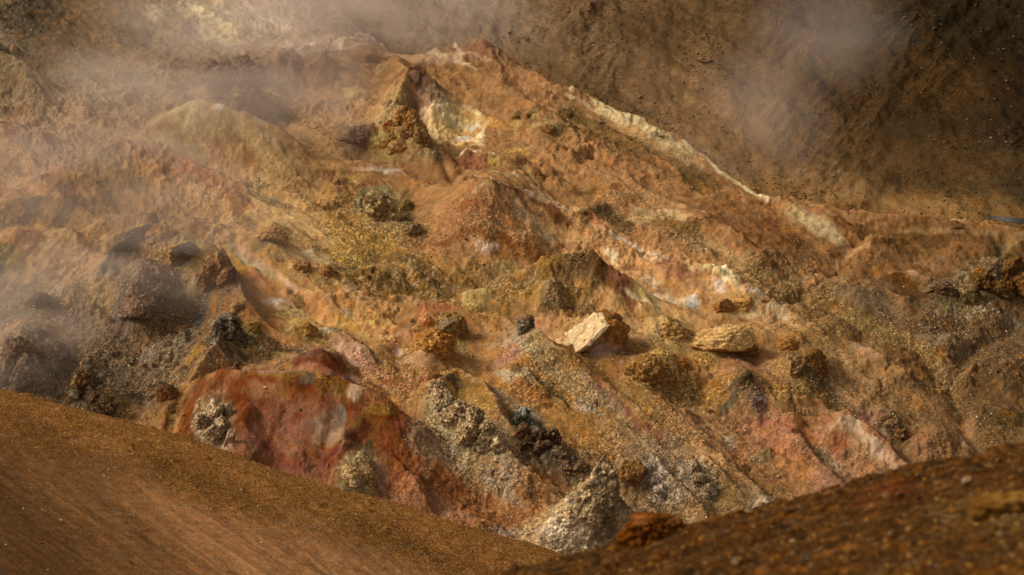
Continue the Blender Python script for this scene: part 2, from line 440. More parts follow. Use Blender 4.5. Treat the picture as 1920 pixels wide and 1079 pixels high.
# hollows and water-cut lines
dent(860, 262, 16, 60, 44, 20); dent(150, 500, 14, 80, 40, -20); dent(1020, 640, 8, 50, 22); dent(1170, 668, 10, 60, 28)
dent(690, 600, 6, 60, 24); dent(560, 190, 10, 50, 60)
gully([(820, 325), (845, 355), (860, 400)], 9, 10)
gully([(1480, 560), (1520, 535), (1580, 490), (1620, 455)], 16, 14)
gully([(1500, 555), (1600, 600), (1700, 645), (1790, 720), (1800, 790), (1830, 850)], 15, 14)
gully([(1900, 615), (1820, 660), (1790, 720)], 14, 10)
gully([(1090, 690), (1150, 735), (1260, 830)], 10, 8)
gully([(770, 420), (860, 505), (920, 545)], 12, 8)
gully([(440, 470), (470, 500), (520, 540), (620, 600), (700, 650)], 10, 9)
gully([(1890, 470), (1830, 520), (1780, 560)], 9, 8)
gully([(955, 790), (1000, 850), (1060, 920)], 9, 10)

# crest: the ground falls away behind the skyline
cu = [-400, 500, 600, 670, 720, 770, 830, 905, 960, 1030, 1120, 1180, 1270, 1360, 1450, 1560, 1700, 1920, 2300]
cv = [-200, -40, 50, 100, 118, 126, 122, 117, 146, 178, 205, 230, 266, 333, 376, 402, 415, 440, 450]
CR = np.interp(U, cu, cv).astype(f32) + 3 * fbm2(S.X / 2.0, S.Y / 2.0, 3, 5)
st = np.interp(U, [520, 700, 860, 1300, 1470, 2300], [0.0, 0.7, 1.9, 1.9, 1.2, 0.9]).astype(f32)
q = (CR - 6 - V) / 7.0
drop = 7.0 * np.where(q > 20, q, np.log1p(np.exp(np.minimum(q, 20))))
H -= st * drop
# finer relief
wl_ = sstep(480, 300, U) * sstep(380, 480, V)           # lower left drains to the lower left, the rest to the lower right
def streak(ang, la, lc, oc, seed):
    a = math.radians(ang)
    s_ = UW * math.cos(a) + VW * math.sin(a); t_ = -UW * math.sin(a) + VW * math.cos(a)
    return fbm2(s_ / la, t_ / lc, oc, seed, 0.55)
SR = streak(33, 190, 20, 4, 61); SL = streak(-48, 150, 20, 4, 71)
ST = SR * (1 - wl_) + SL * wl_
SR2 = streak(38, 90, 7, 3, 81); SL2 = streak(-45, 80, 7, 3, 91)
ST2 = SR2 * (1 - wl_) + SL2 * wl_
N1 = fbm2(S.X / 3.0, S.Y / 3.0, 6, 101, 0.52)
N2 = ridged2(S.X / 1.6, S.Y / 1.6, 5, 111, 0.55)
N3 = fbm2(S.X / 0.35, S.Y / 0.35, 4, 121, 0.6)
LOWR = sstep(-0.25, 0.45, fbm2(S.X / 6.0, S.Y / 6.0, 3, 131))     # where the ground is lumpier
N4 = ridged2(S.X / 3.4 + .3 * N1, S.Y / 3.0 + .3 * PN, 5, 161, 0.58)
N5 = fbm2(S.X / 0.9, S.Y / 0.9, 4, 166, 0.6)
LUMP = np.maximum(0, fbm2(S.X / 1.5 + .4 * N5, S.Y / 1.1, 3, 168, .55) - .12)          # small humps and clods standing out of the wash
CONE_ = 1 - .6 * np.exp(-(((U - 910) / 110) ** 2 + ((V - 425) / 70) ** 2))       # the cone keeps its clean flanks
H += CONE_ * 7.0 * N1 + 2.8 * ST + 0.7 * ST2
H += CONE_ * (N4 - 0.45) * 10.0 * (.35 + .65 * LOWR) + 2.0 * N5 + 21.0 * LUMP * (.3 + .7 * LOWR)
H += (N2 - 0.35) * (1.8 + 4.6 * LOWR) + N3 * (0.9 + 1.5 * LOWR)
S.finish_shape()

# ---- rough, craggy places
def rough(px, py, rx, ry, rot, a):
    u, v, j, i = S.vis(px, py)
    _, v1, _, _ = S.vis(px, py - ry); _, v2, _, _ = S.vis(px, py + ry)
    rv = float(np.clip(abs(v2 - v1) / 2, ry * 0.35, ry * 1.2))
    R_ = max(rx, rv) * 1.6
    w = S.win(u - R_, u + R_, v - R_, v + R_)
    an = math.radians(rot); c, s_ = math.cos(an), math.sin(an)
    x = U[w] + WX[w] * 0.6 - u; y = V[w] + WY[w] * 0.6 - v
    q = np.sqrt(((x * c + y * s_) / rx) ** 2 + ((-x * s_ + y * c) / rv) ** 2) + PN[w] * 0.25
    S.R[w] = np.maximum(S.R[w], a * sstep(1.15, 0.7, q))
for a in [(860, 775, 70, 44, 45, .5), (910, 860, 90, 50, 45, .45), (1020, 830, 50, 26, 45, 1.0), (1110, 940, 60, 60, 0, 0.9), (1230, 910, 60, 40, 40, .6),
          (395, 785, 46, 34, 0, .9), (665, 885, 36, 40, 0, .6), (430, 150, 70, 40, 0, .9), (760, 235, 70, 30, 30, .7), (720, 400, 50, 30, 30, .6),
          (1310, 900, 40, 50, 30, .8), (1500, 690, 60, 26, 0, .7), (1400, 730, 50, 26, 30, .5), (1860, 520, 80, 50, 0, .9), (1760, 540, 30, 20, 0, .7),
          (1670, 800, 36, 30, 40, .7), (270, 540, 60, 50, -20, .5), (60, 650, 80, 46, 0, .7), (170, 740, 70, 50, 0, .8), (420, 600, 50, 30, -30, .6),
          (300, 450, 60, 30, 0, .6), (450, 660, 60, 40, 0, .5), (860, 240, 70, 50, 30, .35), (680, 520, 90, 50, 20, .35), (800, 540, 90, 30, 20, .45),
          (1210, 700, 50, 30, 0, .6), (1040, 560, 50, 30, 0, .5), (980, 630, 40, 30, 0, .5), (300, 740, 60, 40, -40, .4), (560, 600, 50, 20, 20, .5),
          (1240, 640, 50, 24, 0, .4), (1330, 780, 60, 50, 0, .3), (1560, 720, 50, 30, 30, .5), (960, 530, 60, 30, 0, .4), (1150, 210, 60, 14, 25, .4)]:
    rough(*a)
CRG = ridged2(S.X / 0.5, S.Y / 0.5, 4, 141, 0.62)
CRG2 = n2(S.X / 0.17, S.Y / 0.17, 151)
H += S.R * (3.6 * CRG + 1.4 * CRG2)
S.finish_shape()

# ------------------------------------------------------------------ mineral colours of the hillside
C = S.C
C[..., :3] = lin('9a6a42')
CW = U + WX * 0.9; CV = V + WY * 0.9
def blend(w, wt, col, gr=None):
    wt = wt[..., None]
    C[w][..., :3] = C[w][..., :3] * (1 - wt) + lin(col) * wt
    if gr is not None:
        C[w][..., 3:] = C[w][..., 3:] * (1 - wt) + gr * wt
def paint(px, py, rx, ry, rot, col, op=0.85, soft=0.5, gr=None, brk=0.35):
    if rx < 120: soft *= .7; brk = .62
    u, v, j, i = S.vis(px, py)
    _, v1, _, _ = S.vis(px, py - ry * 0.7); _, v2, _, _ = S.vis(px, py + ry * 0.7)
    rv = float(np.clip(abs(v2 - v1) / 1.4, ry * 0.45, ry * 1.15))
    R_ = max(rx, rv) * (1.3 + soft)
    w = S.win(u - R_, u + R_, v - R_, v + R_)
    a = math.radians(rot); c, s_ = math.cos(a), math.sin(a)
    x = CW[w] - u; y = CV[w] - v
    q = np.sqrt(((x * c + y * s_) / rx) ** 2 + ((-x * s_ + y * c) / rv) ** 2)
    wt = op * sstep(1 + soft, 1 - soft, q + brk * PN[w] + 0.30 * ST[w] + .22 * N3[w])
    blend(w, wt, col, gr)
def stroke(pts, wd, col, op=0.8, gr=None, brk=0.5):
    q_ = [S.vis(a, b)[:2] for a, b in pts]
    xs = [a[0] for a in q_]; ys = [a[1] for a in q_]
    w = S.win(min(xs) - wd * 2.2, max(xs) + wd * 2.2, min(ys) - wd * 2.2, max(ys) + wd * 2.2)
    x = U[w] + WX[w] * 0.35; y = V[w] + WY[w] * 0.35; best = np.full(x.shape, 1e9, f32)
    for (a, b) in zip(q_[:-1], q_[1:]):
        dx, dy = b[0] - a[0], b[1] - a[1]
        t = np.clip(((x - a[0]) * dx + (y - a[1]) * dy) / max(dx * dx + dy * dy, 1e-3), 0, 1)
        best = np.minimum(best, (x - a[0] - t * dx) ** 2 + ((y - a[1] - t * dy) * 1.25) ** 2)
    q = np.sqrt(best) / wd
    blend(w, op * sstep(1.4, 0.5, q + brk * PN[w] + 0.35 * ST2[w]), col, gr)

for a in [
    # broad grounds
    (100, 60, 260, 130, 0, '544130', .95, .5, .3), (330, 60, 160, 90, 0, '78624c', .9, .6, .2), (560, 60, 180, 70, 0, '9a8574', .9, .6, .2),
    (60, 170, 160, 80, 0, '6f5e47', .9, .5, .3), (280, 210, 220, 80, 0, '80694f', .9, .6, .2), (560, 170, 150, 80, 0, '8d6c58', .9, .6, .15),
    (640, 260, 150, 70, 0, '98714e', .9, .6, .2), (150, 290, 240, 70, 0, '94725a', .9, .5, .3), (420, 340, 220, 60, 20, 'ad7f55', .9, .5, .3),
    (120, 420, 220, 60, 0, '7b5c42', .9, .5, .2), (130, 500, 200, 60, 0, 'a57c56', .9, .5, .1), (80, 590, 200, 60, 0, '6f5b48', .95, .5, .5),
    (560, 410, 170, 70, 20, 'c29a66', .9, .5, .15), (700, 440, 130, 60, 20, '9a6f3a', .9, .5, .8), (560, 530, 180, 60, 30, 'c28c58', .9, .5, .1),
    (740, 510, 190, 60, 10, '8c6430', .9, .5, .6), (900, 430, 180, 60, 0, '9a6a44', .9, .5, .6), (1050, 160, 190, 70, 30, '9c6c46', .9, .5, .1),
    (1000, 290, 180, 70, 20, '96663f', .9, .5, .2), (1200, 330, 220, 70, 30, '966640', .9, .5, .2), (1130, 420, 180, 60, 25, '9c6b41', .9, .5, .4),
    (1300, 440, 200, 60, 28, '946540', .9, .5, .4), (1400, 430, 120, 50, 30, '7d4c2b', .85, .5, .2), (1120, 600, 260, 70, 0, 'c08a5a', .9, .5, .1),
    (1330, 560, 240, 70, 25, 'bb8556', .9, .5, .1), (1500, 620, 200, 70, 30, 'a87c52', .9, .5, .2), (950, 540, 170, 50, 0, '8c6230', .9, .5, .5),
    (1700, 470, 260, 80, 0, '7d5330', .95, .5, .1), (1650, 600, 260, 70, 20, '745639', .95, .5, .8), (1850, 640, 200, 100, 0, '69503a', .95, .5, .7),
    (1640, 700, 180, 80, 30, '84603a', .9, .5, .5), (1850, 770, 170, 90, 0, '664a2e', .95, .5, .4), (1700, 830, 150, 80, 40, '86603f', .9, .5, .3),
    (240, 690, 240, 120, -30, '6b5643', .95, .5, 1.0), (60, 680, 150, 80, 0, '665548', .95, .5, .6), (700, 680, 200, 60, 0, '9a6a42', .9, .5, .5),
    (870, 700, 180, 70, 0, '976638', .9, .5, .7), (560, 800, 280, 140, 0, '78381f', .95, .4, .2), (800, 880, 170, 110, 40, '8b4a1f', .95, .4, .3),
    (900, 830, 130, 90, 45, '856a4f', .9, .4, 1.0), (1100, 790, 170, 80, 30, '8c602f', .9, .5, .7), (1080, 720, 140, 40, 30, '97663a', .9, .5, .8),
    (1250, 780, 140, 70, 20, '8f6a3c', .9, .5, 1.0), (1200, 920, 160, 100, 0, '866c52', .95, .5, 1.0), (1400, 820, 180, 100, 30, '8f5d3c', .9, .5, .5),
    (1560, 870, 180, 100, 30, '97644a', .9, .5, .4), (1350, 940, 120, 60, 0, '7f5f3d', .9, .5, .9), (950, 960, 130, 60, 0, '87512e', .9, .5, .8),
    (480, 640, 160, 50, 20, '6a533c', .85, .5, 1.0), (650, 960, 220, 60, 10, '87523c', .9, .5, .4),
    # upper left
    (20, 60, 50, 60, 40, '7b6c58', .8, .4, .3), (170, 30, 70, 40, 0, '6d4f30', .8, .5, .3), (240, 60, 50, 30, 0, '4f3f2d', .7, .5, .3), (60, 30, 60, 40, 0, '3d3224', .8, .5, .3),
    (410, 30, 30, 40, 50, 'c4b48c', .7, .5, 0), (430, 60, 26, 24, 40, 'cfc08e', .8, .4, 0), (500, 40, 90, 14, 10, 'b6a898', .7, .5, 0), (600, 78, 90, 10, 5, 'c4ad9a', .7, .5, 0),
    (380, 18, 40, 12, 20, 'b3a48a', .7, .5, 0), (300, 20, 26, 12, 0, 'a3957c', .6, .5, 0), (560, 12, 60, 12, 0, 'b3a393', .6, .5, 0),
    (430, 140, 60, 34, 0, '6b5338', .9, .4, .8), (450, 175, 60, 24, 0, '4c4033', .9, .4, .4), (480, 205, 60, 22, 20, '5b4c3d', .8, .5, .2),
    (520, 125, 40, 24, 0, '7a4f40', .8, .5, .1), (605, 130, 40, 22, 0, '74503f', .8, .5, .1), (505, 185, 28, 14, 0, 'a98a5b', .8, .4, 0), (660, 172, 18, 8, 0, 'bf9f66', .8, .4, 0),
    (365, 215, 70, 34, 15, 'b89d76', .9, .5, .1), (450, 245, 110, 34, 25, 'a98c66', .9, .5, .1), (355, 195, 30, 16, 0, 'cab68c', .7, .5, 0), (400, 205, 12, 5, 0, 'ddd8d0', .8, .4, 0),
    (330, 265, 70, 22, 10, '9c8356', .8, .5, 0), (25, 245, 28, 20, 20, '66352b', .85, .5, .1), (60, 255, 60, 20, 10, '8a6a5a', .7, .5, .2),
    (225, 275, 56, 16, 0, '7d4a40', .85, .5, .2), (280, 300, 90, 26, 10, '8a5d4c', .8, .5, .3), (130, 310, 40, 26, -30, '7d4c38', .8, .5, .2), (180, 325, 60, 24, 0, '93744c', .8, .5, .2),
    (370, 305, 40, 16, 20, '9c5735', .85, .5, .2), (430, 340, 60, 22, 25, 'a4643b', .85, .5, .2), (460, 365, 26, 8, 30, '74462a', .7, .5, .4), (240, 360, 80, 14, 5, '7b6144', .8, .5, .6),
    (550, 330, 60, 20, 25, 'a98255', .8, .5, .2), (495, 370, 60, 16, 30, '8c7354', .8, .5, .9), (70, 385, 60, 12, -25, '5e5246', .8, .5, .1), (45, 440, 40, 16, -10, '96552f', .7, .5, .2),
    (110, 410, 50, 10, -35, '4b443a', .7, .5, .1), (65, 425, 14, 5, 0, 'b07f36', .8, .4, 0), (170, 455, 70, 10, 25, '6a5140', .7, .5, .1),
    (-5, 490, 22, 44, 0, '24262a', .95, .4, .3), (30, 500, 30, 30, 40, '7a6634', .85, .5, .2), (30, 560, 60, 30, 0, '5f5849', .8, .5, .5),
    (75, 565, 28, 12, 0, '4a3626', .8, .4, .5), (110, 545, 24, 12, -10, '8a7f6a', .7, .5, .3), (215, 520, 12, 20, -50, '3c342c', .85, .4, .2), (195, 530, 22, 14, -45, '8f8478', .7, .5, .3),
    (240, 450, 44, 18, -35, '3d342b', .85, .4, .4), (262, 446, 20, 12, 0, '58605d', .7, .4, .2), (240, 478, 50, 10, -30, '716a50', .8, .5, .2), (290, 470, 60, 16, 20, '855a36', .8, .5, .3),
    (280, 430, 40, 12, 0, 'a9803f', .8, .5, .2), (300, 520, 50, 30, -20, '6d4e3a', .8, .5, .4), (270, 535, 34, 14, -20, 'a39a8e', .75, .5, .4), (285, 570, 44, 26, -20, '4f392c', .8, .5, .4),
    (330, 570, 20, 50, 20, '7b6954', .7, .5, .6), (190, 560, 26, 30, -40, 'a07e4f', .7, .5, .2), (225, 590, 30, 24, -40, '54504a', .7, .5, .5),
    (345, 510, 16, 50, 25, '8b7f6c', .7, .5, .3), (375, 525, 16, 30, 20, 'b8a27a', .75, .5, .1), (450, 505, 16, 18, 0, 'b98231', .85, .4, .1), (395, 555, 40, 14, -30, '4f4c48', .8, .5, .4),
    (410, 420, 50, 14, 20, 'b58c68', .7, .5, .1), (425, 455, 30, 16, 30, 'c0984f', .85, .4, 0), (455, 480, 60, 8, 30, 'c4a394', .8, .4, 0), (500, 505, 60, 8, 35, 'b5a98b', .8, .4, .2),
    (505, 450, 34, 14, 0, '9d7440', .8, .5, .2), (490, 462, 12, 8, 0, '56422a', .7, .5, .2), (470, 430, 12, 40, -45, '6f5038', .7, .5, .4), (560, 480, 50, 12, 10, 'c2a070', .8, .5, 0),
    (560, 470, 16, 6, 0, 'ddd0b4', .7, .4, 0), (565, 500, 30, 14, 0, '97704a', .8, .5, .4), (610, 510, 12, 16, 0, '86663a', .7, .5, .4), (600, 440, 70, 14, 28, 'cfa26a', .8, .5, .1),
    (650, 470, 50, 20, 25, 'a27a33', .8, .5, 1.0), (480, 530, 40, 14, 30, 'bd6e52', .7, .5, 0), (530, 560, 60, 22, 30, 'c4834f', .85, .5, 0), (590, 570, 60, 14, 40, '6e5130', .85, .5, .8),
    (640, 600, 60, 12, 35, 'b68b4a', .8, .5, .3), (510, 520, 26, 8, 35, 'b4822f', .8, .5, .1), (400, 570, 60, 12, -45, 'a8681f', .85, .5, .2), (375, 600, 16, 40, 40, '60605c', .7, .5, .4),
    # orange and cream belt above the red hill
    (440, 590, 40, 16, 10, '9a5a2a', .8, .5, .2), (450, 575, 20, 12, 0, '79663c', .8, .4, .2), (560, 582, 60, 9, 15, 'e3d8c8', .85, .5, 0), (535, 588, 20, 7, 0, 'ddc26c', .85, .4, 0), (600, 600, 70, 16, 10, 'c0924e', .85, .5, .1),
    (570, 615, 30, 12, 0, 'd2ab56', .8, .5, .2), (620, 625, 60, 8, 22, 'c4bab0', .8, .5, 0), (600, 632, 40, 6, 15, 'd9cdb8', .7, .5, 0), (500, 612, 36, 22, 20, 'b66a33', .85, .5, .1), (540, 636, 34, 16, 20, 'bb7e4b', .9, .4, 0),
    (580, 645, 50, 12, 10, '8f774b', .7, .5, .9), (480, 668, 70, 14, 10, '8d6a3b', .8, .5, .9), (415, 620, 30, 14, -30, '3b332c', .7, .5, .7), (470, 620, 22, 16, 20, '9c8040', .8, .4, .4),
    (680, 560, 34, 8, 40, '8f8c86', .8, .5, .4), (640, 575, 30, 7, 45, 'c9bea8', .8, .5, .1), (700, 590, 70, 20, 35, 'b27b3f', .8, .5, .2), (620, 560, 40, 16, 30, 'b0703f', .8, .5, .1),
    (745, 618, 36, 9, -20, 'e0c089', .85, .4, 0), (748, 623, 12, 6, 0, 'e6e2de', .85, .4, 0), (720, 612, 50, 6, 5, 'd0a564', .7, .5, 0), (700, 600, 30, 10, 0, '9a6a3a', .6, .5, .3),
    (760, 640, 40, 18, 20, 'a9683e', .85, .5, .1), (800, 605, 24, 14, 0, 'b47848', .85, .4, .1), (840, 575, 70, 14, 10, '9c5a3c', .85, .5, .2), (900, 595, 70, 10, 25, 'a8713a', .8, .5, .3), (860, 560, 70, 5, 8, '8a5c34', .6, .5, .3),
    # yellow hollow and purple spurs below the summit
    (855, 235, 62, 46, 25, 'd3ad6e', .97, .35, .05), (830, 205, 40, 12, 20, 'e0d3ac', .9, .4, 0), (880, 200, 40, 12, 20, 'd5bb83', .9, .4, 0), (860, 228, 50, 12, 5, 'dcc693', .8, .5, 0), (905, 240, 14, 30, 0, 'e2cfa5', .9, .4, 0),
    (870, 250, 24, 10, 0, 'b5823e', .8, .4, .1), (895, 233, 14, 8, 0, 'cfc6b8', .8, .4, 0), (905, 243, 9, 6, 0, 'c87c22', .9, .4, 0), (875, 262, 22, 7, 0, 'c9c6bd', .85, .4, 0), (888, 271, 7, 5, 0, 'b8621a', .9, .4, 0), (890, 285, 40, 7, 0, 'f0e4cc', .9, .4, 0),
    (870, 292, 22, 5, 0, 'e2b85e', .8, .4, 0), (815, 240, 9, 34, -35, 'e3c791', .9, .4, 0), (790, 205, 9, 26, -40, 'd3b3a0', .85, .4, 0), (835, 185, 40, 7, 10, 'c9b891', .6, .5, 0), (900, 215, 40, 10, 30, 'cf9748', .7, .4, 0),
    (800, 145, 36, 18, 30, '61413b', .92, .4, .1), (765, 135, 30, 14, 0, '7b5640', .85, .4, .1), (760, 185, 26, 18, -20, '6f463f', .85, .5, .1), (800, 190, 26, 20, 0, '855f4a', .8, .5, .1), (720, 108, 34, 12, -10, '66503f', .9, .4, .2), (745, 104, 20, 6, 30, 'a38a5c', .7, .4, 0),
    (715, 135, 22, 5, -25, 'b79c68', .7, .5, 0), (720, 90, 90, 6, 5, 'd1b49c', .75, .5, 0), (800, 105, 80, 6, 8, 'd0a487', .75, .5, 0), (850, 112, 60, 5, 12, 'cda98c', .6, .5, 0), (900, 95, 50, 16, 0, 'a76445', .85, .5, .1), (915, 80, 10, 10, 40, '5f463a', .9, .4, .1), (935, 97, 36, 6, 42, '5c4538', .9, .4, .2),
    (920, 110, 26, 9, 40, '80452f', .8, .5, .1), (960, 150, 26, 8, 40, '6f4c32', .7, .5, .1), (720, 205, 40, 18, -30, '9f8054', .8, .5, .2), (740, 245, 36, 22, 10, 'a88d55', .8, .5, .4), (735, 255, 22, 10, 0, 'b9a764', .7, .5, .3), (775, 235, 34, 18, 35, '5c3d26', .9, .4, .4), (770, 250, 14, 16, 0, 'a8621f', .85, .4, .2),
    (800, 270, 34, 14, 20, '6a5228', .9, .5, .3), (745, 280, 22, 8, 0, 'b1894e', .85, .4, .3), (710, 273, 14, 8, 0, '9b7d4a', .85, .4, .3), (664, 255, 26, 16, 20, '553f33', .9, .4, .5), (620, 270, 50, 22, 0, 'a27850', .7, .5, .2), (820, 290, 40, 8, 0, '6a5a34', .7, .5, .5),
    (870, 312, 44, 12, 10, '8a4d38', .85, .5, .3), (925, 310, 12, 6, 0, 'ad8a36', .8, .4, .3), (935, 322, 18, 5, 20, 'c9b75d', .7, .4, .2), (950, 300, 70, 10, 25, '9a7048', .7, .5, .2),
    (1010, 245, 26, 8, 0, 'c2a472', .6, .5, .1), (965, 225, 10, 8, 0, '5d4a2c', .8, .4, .3), (990, 222, 8, 8, 0, '5d4c2c', .8, .4, .3), (963, 236, 9, 6, 0, 'c9a35c', .8, .4, 0), (995, 232, 8, 6, 0, 'c9a35c', .8, .4, 0), (1030, 246, 30, 7, 0, '63512e', .8, .4, .6), (950, 255, 12, 6, 0, '6d5a40', .7, .4, .2),
    (956, 285, 9, 7, 0, 'b98f4c', .7, .4, .1), (976, 282, 10, 7, 0, 'b98f4c', .7, .4, .1), (1090, 293, 30, 9, 5, '5e3d22', .8, .5, .6), (1020, 330, 26, 8, 0, '6b3d1e', .8, .5, .5), (1110, 360, 26, 10, 10, '6a4a22', .8, .5, .7), (1165, 353, 16, 6, 10, '5e3518', .7, .5, .4), (980, 165, 60, 5, 35, '8a5532', .6, .5, .1),
    (1060, 215, 40, 6, 22, '5f4426', .85, .5, .4), (1130, 240, 70, 12, 27, '69502d', .85, .5, .5), (1240, 295, 100, 14, 28, '664826', .88, .5, .4), (1330, 350, 60, 12, 30, '6b4a28', .8, .5, .4), (1200, 300, 60, 6, 28, '543a1c', .6, .5, .6),
    (1230, 370, 90, 10, 22, 'ab7a52', .7, .5, .1), (1010, 150, 60, 30, 35, 'ab744d', .6, .5, 0), (1140, 300, 50, 10, 20, 'a8693f', .6, .5, .1),
    # cone in the middle, its shaded right flank painted in darker maroon
    (900, 350, 40, 8, -20, 'a98a63', .8, .5, .2), (860, 385, 50, 24, -20, '986240', .7, .5, .5), (968, 364, 76, 17, 20, '6a3828', .85, .5, .1), (1030, 385, 60, 12, 22, '6a3520', .85, .5, .1), (880, 400, 70, 30, -10, '9a633e', .7, .5, .4), (895, 380, 20, 14, 0, '8a3f22', .7, .5, .3), (930, 400, 50, 22, 0, '93603f', .7, .5, .5),
    (960, 415, 16, 10, 0, 'b5683c', .8, .4, .1), (990, 395, 40, 14, 20, 'b27a58', .8, .5, .1), (1000, 415, 30, 16, 20, 'a98f74', .75, .5, .4), (1040, 430, 80, 14, 15, 'b38458', .8, .5, .2), (1110, 405, 40, 9, 30, 'a6603c', .8, .5, 0), (880, 455, 90, 10, 5, '7f421b', .8, .5, .4), (935, 455, 40, 9, 0, '87441c', .8, .5, .3),
    (910, 470, 22, 16, 0, 'b5a095', .7, .5, .6), (1000, 350, 70, 5, 15, 'b79878', .7, .5, .3), (1150, 415, 50, 12, 35, '513c25', .8, .5, .8), (1130, 400, 20, 7, 10, '4b3a22', .8, .4, .5),
    (715, 385, 40, 22, 10, '94865f', .85, .4, .5), (760, 420, 44, 14, 30, '776646', .85, .5, .7), (765, 390, 14, 14, 0, '6b5c36', .8, .5, .5), (700, 322, 36, 8, 15, 'ded0b2', .9, .4, 0), (725, 330, 28, 5, 15, 'e2ddd4', .8, .4, 0), (680, 340, 50, 8, 10, 'c8a263', .7, .5, 0), (700, 350, 20, 12, 0, '945640', .7, .5, .3), (620, 305, 40, 8, -5, 'bd8d52', .7, .5, 0),
    (705, 310, 60, 9, 5, 'b9805a', .7, .5, .1), (835, 345, 18, 7, 50, '68502f', .7, .5, .2), (780, 350, 60, 20, 15, 'a97349', .7, .5, .2), (700, 460, 34, 24, 20, 'a07a38', .85, .5, .4), (770, 490, 40, 20, 10, 'a87f38', .85, .5, .4), (730, 490, 40, 10, 20, '7a5c2a', .7, .5, .7),
    (680, 520, 60, 16, 20, '6b4e24', .8, .5, .6), (800, 520, 80, 10, 25, '5d4222', .8, .5, .7), (750, 545, 70, 14, 10, '74501f', .7, .5, .5), (760, 560, 20, 8, 0, 'a8754c', .8, .4, .2), (900, 545, 30, 12, 0, 'a98c52', .8, .4, .4), (930, 520, 40, 12, -10, '7c6242', .7, .5, .3), (990, 480, 60, 10, -10, '92561f', .8, .5, .4), (960, 505, 26, 8, 0, 'b0915a', .7, .5, .3),
    # dark brown hill and the cream seams beside it
    (1090, 520, 70, 34, 10, '664a2c', .92, .4, .5), (1010, 525, 50, 30, -10, '7f5c2a', .85, .5, .4), (1150, 530, 30, 26, 30, '6f3b27', .9, .4, .2), (1170, 555, 24, 20, 30, '86483a', .8, .4, .1), (1050, 560, 70, 16, 0, '7b5a2b', .85, .5, .4), (1060, 600, 60, 12, 0, '6e5031', .85, .5, .7), (1000, 575, 40, 14, 20, '8d6830', .8, .5, .4), (980, 560, 34, 14, 0, 'a07229', .7, .5, .3),
    (1150, 495, 26, 7, 30, 'd8c6a0', .85, .4, 0), (1190, 530, 30, 9, 40, 'd9c27f', .88, .4, 0), (1210, 548, 30, 8, 30, 'd6c08c', .85, .4, 0), (1215, 530, 22, 8, 20, 'bcae90', .7, .4, 0), (1240, 560, 60, 5, 12, 'd8bc98', .75, .5, 0), (1195, 565, 30, 5, 10, 'e2d2a8', .8, .4, 0), (1295, 570, 18, 10, 20, 'b9b4b0', .9, .3, 0),
    (1180, 455, 60, 5, 20, 'cbbdb0', .8, .4, 0), (1225, 488, 22, 5, 10, 'd0bfa0', .7, .4, 0), (1255, 500, 40, 16, 20, 'a6664c', .8, .5, .1), (1190, 505, 30, 9, 10, '8a5536', .8, .4, .4), (1245, 535, 20, 7, 0, 'bd8140', .8, .4, 0), (1330, 520, 46, 16, 18, 'cbb583', .93, .35, .1), (1350, 505, 30, 7, 20, 'd7c79c', .85, .4, 0), (1380, 545, 50, 10, 24, 'cdbb92', .85, .4, .1),
    (1340, 550, 22, 10, 30, 'c0b9b3', .8, .4, 0), (1435, 570, 44, 9, 28, 'b0a69c', .88, .35, 0), (1400, 560, 60, 12, 20, 'c08a50', .7, .5, 0), (1430, 590, 50, 8, 10, 'c9a777', .7, .5, 0), (1410, 602, 40, 6, 5, 'd0ad84', .8, .5, 0), (1300, 460, 60, 10, 25, '8a724d', .7, .5, .9), (1360, 480, 70, 12, 28, '9a7c50', .7, .5, .7),
    (1245, 405, 40, 6, 12, 'c2a076', .8, .5, .1), (1215, 415, 30, 6, 0, 'bf9d6c', .8, .5, .4), (1265, 425, 50, 9, 20, '6f5026', .7, .5, .6), (1325, 420, 22, 10, 10, '704b28', .8, .5, .4), (1470, 450, 50, 20, 40, '6e3f20', .85, .5, .2), (1500, 480, 40, 16, 40, '5e3b1f', .8, .5, .4), (1440, 500, 70, 12, 28, '8b6b44', .8, .5, .6),
    (1540, 425, 46, 18, 32, 'a9926e', .93, .4, .2), (1490, 405, 20, 14, 40, '9c8050', .8, .5, .2), (1570, 445, 26, 8, 30, 'b39a78', .7, .5, .1), (1520, 525, 40, 7, -20, 'bb875a', .85, .4, .1), (1570, 495, 50, 8, -30, 'a87446', .8, .5, .1), (1620, 450, 30, 20, 0, '8d5d36', .7, .5, .1),
    # right-hand valley
    (1700, 440, 110, 20, 5, '6e431d', .8, .5, .1), (1650, 455, 90, 12, 0, '6a431f', .85, .5, .2), (1800, 430, 140, 7, 5, 'a87f55', .6, .5, 0), (1770, 410, 40, 4, 8, 'a98863', .8, .4, 0), (1780, 490, 50, 16, 0, '8b5e3e', .9, .4, 0), (1730, 490, 40, 8, 20, '93704e', .7, .5, 0), (1720, 528, 28, 14, 20, 'a97b5f', .95, .3, 0), (1745, 545, 20, 8, 30, '7d5547', .8, .4, 0),
    (1690, 550, 44, 12, 35, '54300f', .9, .4, .1), (1630, 560, 70, 18, 15, '76604a', .85, .5, .4), (1600, 525, 60, 10, 10, '8b6544', .8, .5, .1), (1620, 595, 90, 14, 20, '7c5f34', .8, .5, 1.0), (1560, 580, 80, 12, 32, '7e5c36', .8, .5, 1.0), (1830, 480, 60, 10, 0, '7f5a36', .7, .5, 0), (1900, 480, 40, 30, 0, '5a4021', .8, .5, .2),
